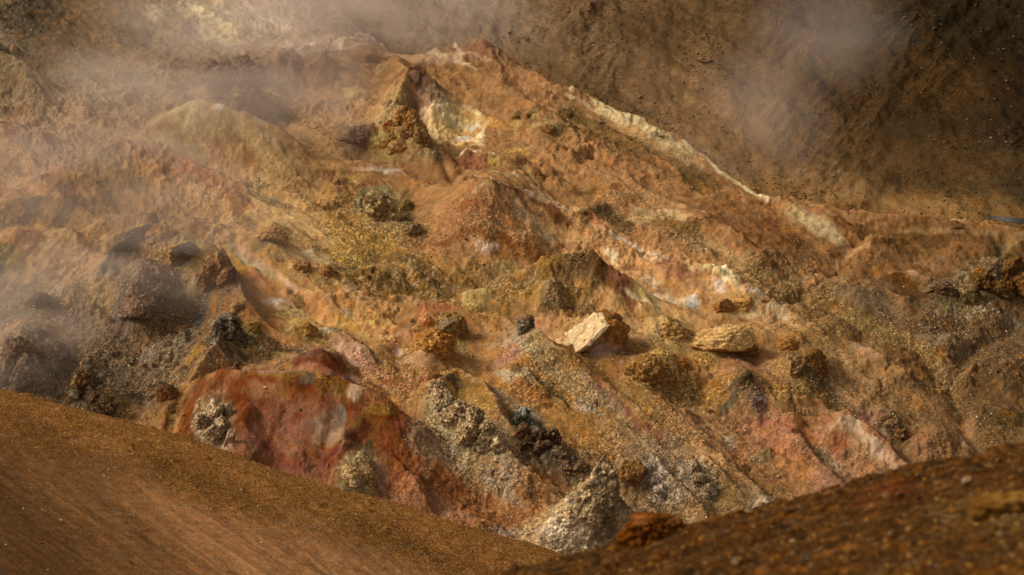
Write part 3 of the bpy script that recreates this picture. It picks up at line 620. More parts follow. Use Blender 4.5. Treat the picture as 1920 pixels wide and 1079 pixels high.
    (1860, 510, 60, 24, 0, '4f4426', .92, .4, .6), (1840, 515, 28, 12, 0, '7a5018', .8, .5, .4), (1900, 530, 40, 18, 0, '68461a', .8, .5, .5), (1765, 538, 28, 10, 0, '4d4530', .9, .4, .7), (1815, 540, 18, 14, 0, '85693c', .85, .4, .2), (1830, 565, 26, 12, 30, '87785a', .8, .5, .2), (1880, 555, 40, 12, 0, '4b3a1d', .8, .5, .3), (1840, 590, 80, 9, 8, '7b7160', .7, .5, .5),
    (1760, 592, 16, 7, 0, 'a08a58', .8, .4, .1), (1700, 640, 60, 10, 30, '6f4526', .7, .5, .4), (1750, 630, 40, 14, 0, '7e6b56', .8, .5, .4), (1720, 670, 60, 20, 20, '6a411f', .8, .5, .3), (1800, 680, 14, 60, 0, '7b6040', .6, .5, 1.0), (1870, 720, 60, 30, 0, '704f30', .8, .5, .3), (1800, 810, 16, 20, 20, '93684c', .8, .5, .1), (1870, 780, 50, 20, 0, '574020', .8, .5, .5),
    # left gully
    (50, 640, 50, 20, -10, '7e6f62', .85, .5, .5), (70, 660, 14, 18, 0, 'a39478', .8, .4, .3), (95, 650, 26, 22, 0, '52443a', .85, .4, .6), (70, 660, 7, 30, 10, '3b3732', .8, .4, .2), (110, 620, 30, 8, 45, '9a6c3a', .8, .5, .1), (60, 690, 40, 12, 0, '3f322a', .85, .5, .7), (25, 700, 40, 14, 0, '8b8068', .6, .5, .3), (30, 740, 60, 14, 10, '5a4a3c', .8, .5, .8),
    (170, 720, 50, 24, 20, '4a3826', .85, .5, .8), (215, 770, 50, 14, 20, '7b6f5e', .8, .5, .6), (290, 660, 30, 14, -40, '8f7f70', .75, .5, .9), (335, 650, 20, 22, -30, '9c8c76', .75, .5, .8), (370, 660, 30, 10, -50, 'a0702f', .8, .5, .3), (310, 700, 60, 20, -35, '826a52', .8, .5, 1.0), (250, 790, 60, 14, 20, '8a5c24', .7, .5, .9), (350, 740, 60, 9, -45, '876536', .8, .5, .5),
    (280, 645, 26, 7, -45, 'ac7534', .8, .5, .1), (440, 640, 60, 18, 0, '51402c', .8, .5, .8), (460, 665, 40, 10, 0, 'a3874a', .7, .5, .8), (520, 675, 40, 8, 0, '7c5b36', .8, .5, .7),
    # red hill
    (420, 720, 44, 26, -30, '6f2c0a', .92, .5, .1), (480, 735, 60, 30, 0, '702c08', .95, .5, .1), (360, 770, 26, 40, 30, '74310c', .92, .5, .1), (560, 705, 80, 8, 0, '8a6024', .8, .5, .3), (560, 730, 50, 20, 0, '74380f', .85, .5, .1), (575, 725, 26, 16, 0, '5f2208', .9, .5, .2), (640, 730, 50, 20, 10, '83501a', .9, .5, .3),
    (470, 780, 40, 44, 0, '6e2a08', .9, .5, .1), (560, 790, 80, 36, 0, '8a4c34', .93, .5, .15), (520, 830, 70, 26, -10, '8c5344', .93, .5, .1), (610, 810, 30, 36, 30, '94745f', .88, .5, .1), (632, 765, 10, 16, 20, '8f8271', .85, .4, .1), (575, 715, 12, 12, 0, '625b50', .8, .4, .1), (510, 745, 40, 20, 0, '98623f', .7, .5, .2),
    (545, 860, 80, 14, 15, '7c3b30', .85, .5, .1), (460, 870, 60, 16, 20, '8d5446', .88, .5, .2), (400, 850, 50, 16, 20, '7c3f1c', .88, .5, .1), (400, 785, 36, 26, 0, 'b39a7c', .93, .35, .6), (402, 765, 9, 8, 0, 'e0cfb4', .8, .3, .1), (395, 800, 26, 10, 10, '4a3c28', .85, .4, .6), (428, 815, 12, 22, 30, 'b2957c', .85, .4, .2), (432, 800, 8, 8, 0, '4d4432', .8, .4, .4),
    (690, 800, 44, 22, -10, '642a08', .95, .4, .1), (670, 815, 34, 12, -20, '5f2010', .9, .5, .1), (620, 850, 60, 12, 5, '783028', .9, .5, .1), (700, 775, 50, 14, -10, '8a5c22', .85, .5, .4), (660, 885, 36, 36, -20, 'b3986c', .92, .35, .2), (690, 880, 12, 34, -10, '524830', .9, .4, .3), (660, 910, 34, 14, 0, '897460', .7, .5, .3),
    (740, 860, 26, 50, 0, '8a4434', .8, .5, .1), (780, 870, 60, 46, 20, '7c330c', .93, .5, .1), (840, 910, 40, 26, 30, '7f3d17', .9, .5, .1), (715, 905, 16, 22, 0, '9c6f62', .8, .5, .1), (620, 930, 60, 18, 10, '8c5844', .85, .5, .2), (760, 800, 26, 26, 20, '7c3f30', .85, .5, .2), (820, 960, 60, 14, 20, '96604a', .85, .5, .4), (900, 970, 40, 12, 20, '7d4626', .8, .5, .7),
    (600, 680, 56, 18, 10, '6a281c', .95, .4, .05), (580, 668, 14, 6, 0, '7f3f34', .8, .5, 0), (640, 690, 34, 12, 35, '66301a', .95, .4, 0), (600, 692, 44, 7, 8, '9c5a4a', .85, .4, .1), (540, 690, 36, 7, 0, '6b5247', .85, .5, .5), (480, 690, 40, 7, 0, '886040', .8, .5, .5), (660, 665, 40, 18, 30, 'bc927e', .95, .4, .15), (690, 690, 40, 14, 30, 'a87058', .85, .5, .5),
    (650, 640, 26, 9, 10, 'b27655', .85, .5, .2), (690, 655, 50, 4, 35, '54483e', .9, .4, .3), (745, 655, 34, 10, 20, 'a4654e', .85, .4, .2), (760, 665, 18, 6, 20, 'b9a494', .75, .5, .3), (665, 722, 16, 9, 0, 'c0a083', .8, .4, .3),
    # speckled crag and around
    (810, 680, 44, 10, 5, 'b48770', .88, .4, .2), (830, 675, 20, 5, 30, '9d8c84', .7, .4, .1), (780, 705, 60, 10, -10, 'a6714b', .8, .5, .4), (750, 730, 60, 12, -5, '9a5f3d', .8, .5, .4), (870, 655, 30, 7, 20, '9c8262', .8, .5, .6), (860, 645, 40, 6, 20, '7b5c33', .6, .5, .7),
    (850, 745, 34, 20, 40, '8f6b32', .9, .4, .4), (820, 750, 26, 22, 0, '59462f', .9, .4, 1.0), (860, 775, 34, 24, 30, 'a2958a', .92, .4, .8), (890, 770, 26, 14, 30, 'a97a3c', .85, .4, .6), (900, 800, 36, 16, 40, '9c8f80', .88, .4, .9), (860, 800, 20, 12, 20, '66502e', .7, .5, .6), (840, 780, 40, 14, 40, '7c6a56', .8, .5, 1.0), (910, 815, 16, 10, 0, '5e4319', .85, .4, .4),
    (905, 725, 40, 9, 50, 'ad7f48', .85, .4, .3), (850, 710, 26, 9, 20, '4a3727', .85, .5, .5), (900, 750, 40, 10, 45, '8b5f1c', .85, .5, .2), (870, 830, 60, 20, 30, '988069', .85, .5, 1.0), (930, 870, 60, 24, 30, '8e7a66', .85, .5, 1.0), (950, 920, 50, 20, 30, '87705a', .8, .5, 1.0), (800, 820, 40, 40, 40, '866a52', .75, .5, 1.0), (900, 880, 26, 10, 20, 'a0582c', .7, .5, .4),
    (965, 700, 30, 12, 20, '9d9176', .85, .5, .4), (975, 690, 12, 8, 0, '503722', .85, .4, .3), (1030, 730, 50, 12, 40, '6a5638', .85, .5, .8), (1000, 740, 50, 16, 40, '9a5c30', .8, .5, .4), (950, 745, 30, 10, 40, '84786a', .6, .5, .5), (1000, 650, 50, 18, 20, 'a98c70', .85, .5, .2), (960, 660, 34, 14, -10, '9c6a5a', .8, .5, .2), (1000, 628, 30, 8, 20, 'bfa173', .8, .5, .2),
    (940, 640, 22, 7, -30, '96806a', .6, .5, .3), (1120, 715, 34, 8, 35, '9c5f3e', .85, .4, .1), (1150, 760, 60, 12, 38, '73403a', .92, .4, .2), (1220, 810, 40, 10, 38, '744030', .88, .5, .3), (1100, 775, 36, 9, 40, '8f8578', .8, .5, .6), (1070, 735, 70, 9, 35, '8a7a62', .7, .5, 1.0), (1100, 820, 60, 22, 20, '95612a', .8, .5, .5), (1020, 880, 60, 9, 42, '965c2e', .85, .4, .2),
    (1000, 790, 34, 14, 30, '6b6655', .8, .4, .3), (1030, 830, 44, 18, 40, '3b2c20', .9, .4, 1.0), (1070, 870, 50, 10, 42, '49372a', .85, .5, 1.0), (1060, 900, 40, 7, 40, '8f4f2a', .8, .4, .2), (1140, 860, 30, 10, 0, '8a5a22', .7, .5, .5),
    # ground around the two big boulders
    (1010, 628, 40, 9, 0, 'bc8060', .95, .3, 0), (1010, 640, 50, 9, 10, 'b47a56', .9, .4, 0), (1180, 630, 70, 26, 0, 'd49e6a', .9, .4, .05), (1190, 655, 40, 14, 0, 'b08057', .8, .5, 0), (1145, 684, 34, 5, 5, 'd9cfc0', .85, .4, 0), (1130, 690, 30, 9, 20, 'a2653b', .8, .4, .2), (1170, 705, 34, 16, -20, 'a4623f', .9, .4, .05), (1070, 690, 40, 7, 30, '5a4430', .7, .5, .6),
    (1260, 650, 50, 12, 0, '84643f', .8, .5, .6), (1300, 640, 40, 8, 0, '6d563c', .6, .5, .5), (1290, 690, 60, 16, 0, 'a8653a', .85, .5, .1), (1300, 680, 20, 6, 0, '57381c', .7, .5, .2), (1420, 650, 60, 16, 0, 'c0885a', .8, .5, .05), (1420, 690, 40, 12, 0, 'a5674a', .85, .5, .05), (1390, 685, 40, 7, 10, '65504a', .7, .5, .2), (1440, 640, 60, 8, 20, 'b98458', .6, .5, .1),
    (1330, 740, 60, 40, 10, '96611f', .9, .5, .5), (1300, 760, 30, 30, 0, '7a5a36', .7, .5, 1.0), (1360, 700, 60, 10, 0, 'a66b50', .8, .5, .1), (1400, 705, 16, 8, 0, '5f5036', .85, .4, .2), (1380, 730, 30, 16, -40, '5b5140', .85, .5, .4), (1430, 730, 30, 8, 30, 'b8966e', .85, .4, .1), (1415, 755, 14, 14, 0, '54524f', .85, .4, .3), (1430, 770, 40, 24, 40, '9c6a5a', .85, .5, .2),
    (1480, 770, 70, 24, 30, '74512f', .8, .5, .7), (1500, 790, 50, 20, 20, '8f5434', .8, .5, .2), (1540, 730, 60, 14, 30, '4f3a20', .85, .5, .8), (1500, 735, 60, 10, 0, '6a4c26', .8, .5, .8), (1440, 830, 60, 20, 35, '9c5f48', .8, .5, .2), (1590, 700, 50, 8, 45, '9b7b56', .7, .5, .5), (1620, 660, 34, 14, 20, 'a87c5e', .8, .5, .2), (1600, 655, 30, 6, -30, '7b7468', .7, .5, .3),
    (1590, 785, 34, 14, 0, 'b09070', .9, .5, .1), (1650, 830, 60, 13, 45, 'b5957e', .95, .4, .05), (1620, 815, 50, 8, 45, 'a48263', .7, .5, .3), (1650, 800, 50, 8, 45, '9d6a5c', .8, .5, .1), (1580, 830, 24, 26, 30, '8d4d32', .85, .5, .1), (1690, 870, 30, 14, 40, 'a77f6c', .8, .5, .1), (1560, 870, 40, 9, 45, '877658', .8, .5, .4), (1590, 880, 30, 6, 45, 'b98f7a', .7, .5, .1),
    (1470, 860, 50, 26, 20, 'a8643a', .88, .5, .1), (1410, 870, 16, 30, 10, 'a5603a', .8, .5, .1), (1420, 860, 20, 26, -30, '6c5a3e', .85, .5, .6), (1510, 890, 20, 14, 0, 'ad6521', .85, .4, .2), (1560, 900, 60, 12, 20, '9a6a54', .8, .5, .2), (1680, 800, 34, 22, 50, '5a4828', .85, .4, .8), (1740, 830, 40, 20, 45, '93604c', .8, .5, .3), (1730, 770, 60, 10, 45, '6b4a28', .6, .5, .5),
    (1320, 850, 50, 8, 40, 'b58c58', .8, .5, .2), (1300, 890, 26, 30, 20, '8b7a68', .88, .4, .9), (1340, 910, 40, 26, 30, '75572e', .8, .5, .7), (1230, 880, 30, 26, 30, 'a3988a', .88, .4, .9), (1210, 850, 30, 12, 0, '8a6d4c', .6, .5, .5), (1240, 935, 60, 20, 20, '8b755f', .8, .5, 1.0), (1180, 960, 40, 30, 0, '84694f', .8, .5, 1.0), (1430, 900, 60, 22, 10, '8c5c34', .8, .5, .3),
    (1080, 960, 40, 34, -20, 'b5aa9a', .92, .4, .7), (1040, 990, 50, 18, 0, '948371', .85, .5, .9), (1130, 980, 26, 26, 0, '5d4520', .85, .4, .8), (1060, 935, 40, 8, -35, 'bf9a62', .8, .5, .4), (1000, 960, 40, 26, 0, '8e5530', .8, .5, .5), (980, 1000, 60, 14, 10, '8f7664', .8, .5, .9),
]:
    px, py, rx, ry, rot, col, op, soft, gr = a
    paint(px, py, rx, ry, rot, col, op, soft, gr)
for pts, wd, col, op, gr in [
    ([(1050, 154), (1080, 166), (1140, 190), (1200, 215), (1250, 245)], 8, 'd6c498', .75, 0), ([(1100, 172), (1150, 184), (1210, 214), (1260, 246), (1290, 270)], 7, 'dccdaa', .75, 0.1), ([(1280, 264), (1320, 294), (1350, 322), (1385, 346), (1440, 374)], 4, 'd8c8a4', .75, 0.05),
    ([(1120, 190), (1180, 222), (1240, 250), (1290, 285)], 9, 'c2b184', .85, .2), ([(1130, 185), (1180, 204), (1225, 228)], 4, '8d8b85', .8, .2), ([(1150, 222), (1200, 246), (1260, 280), (1310, 310)], 13, 'ab8c60', .5, .3), ([(1130, 205), (1190, 232), (1250, 268)], 8, 'cbb78c', .6, .15), ([(1350, 322), (1395, 352)], 4, 'b89a70', .5, .1), ([(1060, 180), (1100, 200), (1170, 235)], 3, 'cbb088', .6, 0), ([(640, 92), (720, 80), (790, 96), (860, 112)], 4, 'd7c2ae', .8, 0), ([(800, 100), (860, 120), (890, 135)], 3, 'd7bfa4', .7, 0), ([(560, 88), (640, 76), (700, 70)], 4, 'c9b5a6', .7, 0),
    ([(450, 0), (480, 30), (540, 52)], 5, 'c8bcae', .7, 0), ([(360, 10), (400, 40), (430, 75)], 7, 'c9ba94', .7, 0), ([(520, 20), (600, 30), (680, 60)], 4, 'b9a99b', .6, 0),
    ([(1880, 470), (1920, 440)], 6, '8c7352', .7, 0), ([(1905, 442), (1860, 480), (1790, 510)], 5, '86704c', .6, .2), ([(1505, 530), (1535, 515), (1590, 480), (1625, 465)], 6, 'b58660', .8, .1), ([(1560, 400), (1700, 400), (1850, 425)], 6, '8f6c47', .6, .1),
    ([(240, 620), (320, 560), (360, 500)], 8, '9c9184', .5, .5), ([(350, 500), (372, 470), (392, 455)], 4, 'b7a79a', .7, .1), ([(390, 440), (440, 460), (500, 500), (560, 540)], 4, 'd0a38c', .7, 0), ([(470, 620), (520, 650), (570, 665)], 5, '4b3c2c', .7, .8),
    ([(430, 460), (470, 500), (510, 520)], 4, 'cdbb94', .6, .1), ([(1590, 600), (1700, 640), (1780, 720), (1790, 770)], 10, '80683f', .6, 1.0), ([(1800, 830), (1825, 850)], 4, 'a98064', .7, 0), ([(350, 830), (400, 740), (430, 700)], 8, '9a5222', .6, .2),
    ([(430, 692), (500, 700), (570, 694), (650, 706), (720, 730)], 4, '9a7464', .7, .2), ([(530, 770), (500, 830), (470, 870)], 5, '54200c', .6, .1), ([(620, 760), (600, 830), (570, 880)], 5, '5a2412', .5, .1), ([(690, 720), (760, 705), (830, 690)], 4, '7d4c30', .6, .3), ([(985, 655), (1040, 690), (1100, 730), (1160, 780)], 9, '968364', .6, 1.0), ([(880, 330), (930, 338), (1000, 362), (1080, 390)], 4, 'bfa082', .6, .3),
    ([(1380, 560), (1440, 590), (1500, 620)], 4, 'b98c62', .6, .1), ([(1470, 545), (1560, 590), (1640, 650)], 9, '7f5d34', .7, 1.0), ([(1000, 205), (1060, 230), (1150, 262), (1250, 320)], 5, '5c4022', .55, .4),
]:
    stroke(pts, wd, col, op, gr)
# vignette darkening put into the colour, towards the right valley and the hill's foot
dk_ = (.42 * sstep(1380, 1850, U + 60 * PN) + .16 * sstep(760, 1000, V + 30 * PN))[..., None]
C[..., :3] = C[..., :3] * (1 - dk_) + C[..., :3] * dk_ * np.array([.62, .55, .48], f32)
# the whole palette drifts towards dusty brown, so that no stain stays pure
mt = (.08 + .20 * sstep(-.5, .5, fbm2(S.X / 2.2, S.Y / 2.2, 5, 175, .6)))[..., None]
lum = (C[..., :3] @ np.array([.3, .6, .1], f32))[..., None]
C[..., :3] = C[..., :3] * (1 - mt) + mt * (lum * np.array([1.62, .84, .36], f32))
# natural variation: streaks of wash, fine mottling, pale crusts
g = 1.0 + 0.20 * ST + 0.18 * ST2 + 0.26 * N3 + 0.20 * PN + 0.12 * N5
C[..., :3] *= np.clip(g, 0.45, 1.7)[..., None]
HV = fbm2(S.X / 1.0, S.Y / 1.0, 5, 171, 0.6)
wt = (0.35 * sstep(0.18, 0.6, HV))[..., None]; C[..., :3] = C[..., :3] * (1 - wt) + lin('a86a2a') * wt * 0.9
wt = (0.40 * sstep(0.22, 0.6, -HV))[..., None]; C[..., :3] = C[..., :3] * (1 - wt) + lin('6b4c33') * wt
cr = fbm2(S.X / 0.22, S.Y / 0.22, 3, 181, 0.7)
wt = (S.R * 0.75 * sstep(0.15, 0.5, cr))[..., None]; C[..., :3] = C[..., :3] * (1 - wt) + lin('c9bba4') * wt
wt = (S.R * 0.85 * sstep(0.1, 0.45, -cr))[..., None]; C[..., :3] = C[..., :3] * (1 - wt) + lin('33261a') * wt
C[..., 3] = np.clip(C[..., 3] * (0.6 + 1.4 * sstep(-0.4, 0.5, fbm2(S.X / 1.8, S.Y / 1.8, 4, 191))), 0, 1)


# ------------------------------------------------------------------ far slope behind the hill
def plane3(a, b, c):
    n = np.cross(b - a, c - a); n /= np.linalg.norm(n)
    return a, (n if n[2] > 0 else -n)
def base_t(px, py):
    R = ray(float(px), float(py)); return (hill.P0 @ hill.n) / (R @ hill.n)
A = ray(1920.0, 418.0) * base_t(1920, 418) * 1.0
B = ray(1450.0, 392.0) * base_t(1450, 392) * 1.03
Cc = ray(1700.0, -60.0) * (base_t(1920, 418) + 15)
B = ray(900.0, 75.0) * (base_t(900, 118) + 7)
pa, pn = plane3(A, B, Cc)
far = Surf(pa, pn, 380, 2300, -130, 470, 2.1, 1.9)
Q = far
Q.H += 24 * fbm2(Q.X / 8 + .3, Q.Z / 5, 5, 201, .58) + 18 * ridged2((Q.X + Q.Y) / 7, (Q.X - Q.Z * 1.5) / 2.6, 4, 205, .55) * sstep(-.2, .5, fbm2(Q.X / 7, Q.Z / 4, 2, 207)) + 3.5 * ridged2(Q.X / 2.2, Q.Z / 1.6, 5, 211, .6) + 1.3 * fbm2(Q.X / .5, Q.Z / .4, 4, 221, .65)
Q.H += 10 * np.exp(-((Q.U - 1250) / 260) ** 2) * sstep(100, 420, Q.V)
Q.finish_shape()
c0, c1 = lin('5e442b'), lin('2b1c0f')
k = sstep(1250, 1950, Q.U + 0.7 * (200 - Q.V) + 90 * fbm2(Q.X / 5, Q.Y / 5, 3, 231))[..., None]  # dark corner falloff put into the slope's colour, deepest at upper right
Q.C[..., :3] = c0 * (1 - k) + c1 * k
def pf(cu_, cv_, rx, ry, rot, col, op, sf=0.5):
    a = math.radians(rot); c, s_ = math.cos(a), math.sin(a)
    wu = 40 * fbm2(Q.X / 4, Q.Y / 4, 4, 241); x = Q.U + wu - cu_; y = Q.V + 0.7 * wu - cv_
    q = np.sqrt(((x * c + y * s_) / rx) ** 2 + ((-x * s_ + y * c) / ry) ** 2) + 0.4 * fbm2(Q.X / 1.2, Q.Z / 1.0, 4, 251)
    wt = (op * sstep(1 + sf, 1 - sf, q))[..., None]
    Q.C[..., :3] = Q.C[..., :3] * (1 - wt) + lin(col) * wt
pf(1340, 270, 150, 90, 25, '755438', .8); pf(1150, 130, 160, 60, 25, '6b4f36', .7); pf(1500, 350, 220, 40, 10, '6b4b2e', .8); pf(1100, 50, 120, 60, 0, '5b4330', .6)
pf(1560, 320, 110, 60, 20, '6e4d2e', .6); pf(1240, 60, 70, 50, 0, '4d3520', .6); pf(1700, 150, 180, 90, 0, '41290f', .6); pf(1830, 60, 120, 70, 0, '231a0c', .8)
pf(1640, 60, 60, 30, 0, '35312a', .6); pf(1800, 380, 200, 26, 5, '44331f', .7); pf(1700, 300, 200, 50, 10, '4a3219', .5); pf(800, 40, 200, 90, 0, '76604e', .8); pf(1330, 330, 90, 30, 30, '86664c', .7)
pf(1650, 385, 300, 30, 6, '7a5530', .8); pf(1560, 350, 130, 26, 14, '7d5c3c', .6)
st_ = fbm2((Q.U * .87 + Q.V * .5) / 150, (-Q.U * .5 + Q.V * .87) / 14, 4, 261, .6)
g = 1 + .30 * st_ + .22 * fbm2(Q.X / 3, Q.Z / 2, 4, 275, .6) + .38 * fbm2(Q.X / .6, Q.Z / .45, 4, 271, .65)
Q.C[..., :3] *= np.clip(g, .4, 1.8)[..., None]
Q.C[..., 3] = 0.22 + 0.5 * fbm2(Q.X / 3, Q.Y / 3, 3, 281)
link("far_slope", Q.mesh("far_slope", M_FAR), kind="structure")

# ------------------------------------------------------------------ near slope on the left (ochre sand)
A = ray(0.0, 725.0) * 47.0; B = ray(1050.0, 1045.0) * 41.0; Cc = ray(0.0, 1079.0) * 31.0
pa, pn = plane3(A, B, Cc)
SE = ([-500, -200, 0, 150, 300, 500, 700, 900, 1000, 1100, 1450], [640, 668, 727, 764, 803, 872, 931, 989, 1018, 1050, 1130])
sand = Surf(pa, pn, -420, 1420, -60, 560, 1.5, 1.3, SE)
Q = sand
e = np.interp(Q.U, *SE) + 6.0 * fbm2(Q.X / 2.5, Q.Y / 2.5, 6, 301, .62)
q = (e + 4 - Q.V) / 5.0
Q.H -= 1.9 * 5.0 * np.where(q > 20, q, np.log1p(np.exp(np.minimum(q, 20))))
dn = Q.V - e
Q.H += 6 * fbm2(Q.X / 5, Q.Y / 5, 3, 311) * sstep(0, 120, dn)
al = math.radians(33)
s_ = Q.U * math.cos(al) + Q.V * math.sin(al); t_ = -Q.U * math.sin(al) + Q.V * math.cos(al)
F1 = fbm2(s_ / 300 + .2 * fbm2(Q.X / 3, Q.Y / 3, 3, 5), t_ / 9, 4, 321, .6); F0 = fbm2(s_ / 420, t_ / 60, 3, 331)
fm = sstep(60, 150, dn + 40 * F0)
F2 = fbm2(s_ / 120 + .3 * F0, t_ / 26, 4, 325, .6); Q.H += 2.4 * F2 * fm + 1.5 * np.minimum(0, ridged2(s_ / 200, t_ / 34, 3, 327) - .5) * fm * 3
Q.H += 1.3 * F1 * fm + .8 * fbm2(Q.X / .25, Q.Y / .25, 4, 341, .6) + (2.6 * fbm2(Q.X / 1.0, Q.Y / 1.0, 5, 351, .6) + 9 * np.maximum(0, fbm2(Q.X / .45, Q.Y / .45, 4, 355) - .25)) * (1 - .8 * fm)
Q.H += 16 * np.exp(-((dn - 60) / 60) ** 2)
Q.finish_shape()
Q.C[..., :3] = lin('7b4c15')
def blq(wt, col):
    wt = np.clip(wt, 0, 1)[..., None]; Q.C[..., :3] = Q.C[..., :3] * (1 - wt) + lin(col) * wt
ang_ = Q.V - (740 + 0.33 * Q.U)
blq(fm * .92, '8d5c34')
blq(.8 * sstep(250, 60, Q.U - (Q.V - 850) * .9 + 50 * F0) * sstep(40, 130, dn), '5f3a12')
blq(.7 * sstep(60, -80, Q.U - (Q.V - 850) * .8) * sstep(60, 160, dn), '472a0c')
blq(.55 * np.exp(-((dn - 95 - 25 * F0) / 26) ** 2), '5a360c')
blq(.4 * sstep(.1, .6, fbm2(Q.X / 1.5, Q.Y / 1.5, 5, 361, .6)) * (1 - fm), '95622a')
blq(.45 * sstep(150, 330, dn) * sstep(300, 700, Q.U), '93663f')
Q.C[..., :3] *= np.clip(1 + .20 * F1 * fm + .14 * F2 * fm + .36 * fbm2(Q.X / .3, Q.Y / .3, 4, 371, .65) + .15 * F0, .4, 1.6)[..., None]
ck = sstep(.93, .985, 1 - np.abs(n2(Q.X / .5 + .5 * fbm2(Q.X, Q.Y, 3, 9), Q.Y / .5, 381))) * sstep(0.05, .4, fbm2(Q.X / 2, Q.Y / 2, 3, 391)) * sstep(500, 700, Q.U)
blq(.5 * ck * fm, '4a2d10')
Q.C[..., 3] = (1 - fm) * .7 + .12
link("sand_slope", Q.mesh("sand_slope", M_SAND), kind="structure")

# ------------------------------------------------------------------ near bank on the right (out of focus)
A = ray(1920.0, 820.0) * 9.0; B = ray(950.0, 1072.0) * 9.0; Cc = ray(1500.0, 1300.0) * 4.2
pa, pn = plane3(A, B, Cc)
BE = ([500, 900, 1000, 1130, 1250, 1400, 1550, 1700, 1830, 1920, 2450], [1190, 1092, 1058, 1020, 992, 955, 912, 872, 846, 822, 690])
bank = Surf(pa, pn, 600, 2350, -40, 800, 3.0, 2.4, BE)
Q = bank
e = np.interp(Q.U, *BE) + 4.0 * fbm2(Q.X / .5, Q.Y / .5, 4, 401)
q = (e - Q.V) / 6.0
Q.H -= 2.2 * 6.0 * np.where(q > 20, q, np.log1p(np.exp(np.minimum(q, 20))))
Q.H += 14 * fbm2(Q.X / .6, Q.Y / .6, 5, 411, .55) + 30 * np.maximum(0, fbm2(Q.X / .22, Q.Y / .18, 4, 415) - .2) + 5 * fbm2(Q.X / .1, Q.Y / .1, 4, 421, .6)
Q.finish_shape()
Q.C[..., :3] = lin('533210')
blq(.8 * sstep(0, .5, fbm2(Q.X / .5, Q.Y / .35, 5, 431, .6)), '6b3e12')
blq(.8 * sstep(.1, .5, fbm2(Q.X / .3, Q.Y / .2, 5, 441, .6)), '3a220b')
blq(.7 * sstep(.25, .6, fbm2(Q.X / .16, Q.Y / .12, 4, 451, .6)), '82490f')
blq(.5 * sstep(.38, .6, fbm2(Q.X / .07, Q.Y / .06, 3, 461, .6)), '6c543c')
blq(.35 * np.exp(-(((Q.U - 1670) / 60) ** 2 + ((Q.V - 930) / 22) ** 2)), '6e1f08')
blq(.6 * np.exp(-(((Q.U - 1890) / 120) ** 2 + ((Q.V - 960) / 30) ** 2)), '7e6036')
Q.C[..., 3] = .8
link("near_bank", Q.mesh("near_bank", M_BANK), kind="structure")

# ------------------------------------------------------------------ stream in the valley
def water_mat():
    m = bpy.data.materials.new("stream_water"); m.use_nodes = True
    b = m.node_tree.nodes["Principled BSDF"]
    b.inputs['Base Color'].default_value = (0.03, 0.026, 0.024, 1); b.inputs['Roughness'].default_value = 0.38
    no = m.node_tree.nodes.new("ShaderNodeTexNoise"); no.inputs['Scale'].default_value = 5
    bu = m.node_tree.nodes.new("ShaderNodeBump"); bu.inputs['Strength'].default_value = 0.3; bu.inputs['Distance'].default_value = 0.03
    m.node_tree.links.new(no.outputs[0], bu.inputs['Height']); m.node_tree.links.new(bu.outputs[0], b.inputs['Normal'])
    return m
sv = []
SX = np.linspace(1835, 2060, 46)
for i_, x_ in enumerate(SX):
    yc = np.interp(x_, [1835, 1870, 1920, 2060], [406, 412, 417, 430]); hw = np.interp(x_, [1835, 1865, 1900, 2060], [0.4, 3.4, 4.2, 5]) * (1 + .3 * math.sin(i_ * 1.3))
    for k_ in (-1, 0, 1):
        p, d_ = far.at(x_, yc + k_ * hw)
        sv.append((p.x, p.y, p.z + 0.03))
sf = []
for i_ in range(len(SX) - 1):
    for k_ in (0, 1):
        a = i_ * 3 + k_; sf.append((a, a + 1, a + 4, a + 3))
link("stream", mesh_from("stream", np.array(sv), np.array(sf), water_mat()), kind="structure")

# ------------------------------------------------------------------ rocks
import bmesh
def ico(sub):
    bm = bmesh.new(); bmesh.ops.create_icosphere(bm, subdivisions=sub, radius=1.0)
    v = np.array([x.co[:] for x in bm.verts], f32); f = np.array([[q_.index for q_ in x.verts] for x in bm.faces], np.int32)
    bm.free(); return v, f
ICO = {k_: ico(k_) for k_ in (2, 3, 4, 5, 6)}

def tint_rock(W, seed, cols, spk=0.5, scale=1.0):
    """W = points in metres; base / second / dark / crust colours laid in patches"""
    base, sec, dk, cr_ = [lin(c) for c in cols]
    n1 = fbm3(W * (1.7 / scale), 4, seed); n_2 = fbm3(W * (4.5 / scale), 4, seed + 3, .6); n_3 = fbm3(W * (11.0 / scale), 3, seed + 7, .65)
    c = np.tile(base, (len(W), 1))
    for wt, col in ((sstep(-.1, .35, n1), sec), (.9 * sstep(.12, .45, n_2), dk), (.85 * sstep(.14, .42, -n_2 + .5 * n_3), cr_)):
        c = c * (1 - wt[:, None]) + col * wt[:, None]
    c = c * np.clip(1 + .35 * n_3, .4, 1.6)[:, None]
    return np.concatenate([c, np.full((len(W), 1), spk, f32)], 1)

DEB = np.zeros_like(hill.U)
def skirt(px, py, w, h, colr, sk=.24):
    """earth and debris banked up round the foot of a rock"""
    u, v, j, i = hill.vis(px, py)
    v -= w * .12
    R_ = w * 1.6 + 20
    wd_ = hill.win(u - R_, u + R_, v - R_, v + R_)
    x = U[wd_] + WX[wd_] * .25 - u; y = (V[wd_] + WY[wd_] * .25 - v) * 1.5
    y = np.where(y > 0, y * .72, y)
    q = np.sqrt(x * x + y * y) / (w * .62 + 3)
    g_ = np.exp(-q ** 2 * 1.4)
    hill.H[wd_] += sk * h * g_
    dw = np.clip(g_ * 1.3 - .1 + .5 * PN[wd_] * (g_ > .1), 0, .75)[..., None]
    C[wd_][..., :3] = C[wd_][..., :3] * (1 - dw * .6) + colr * dw * .6
    DEB[wd_] = np.maximum(DEB[wd_], np.clip(g_ * 1.2, 0, 1))

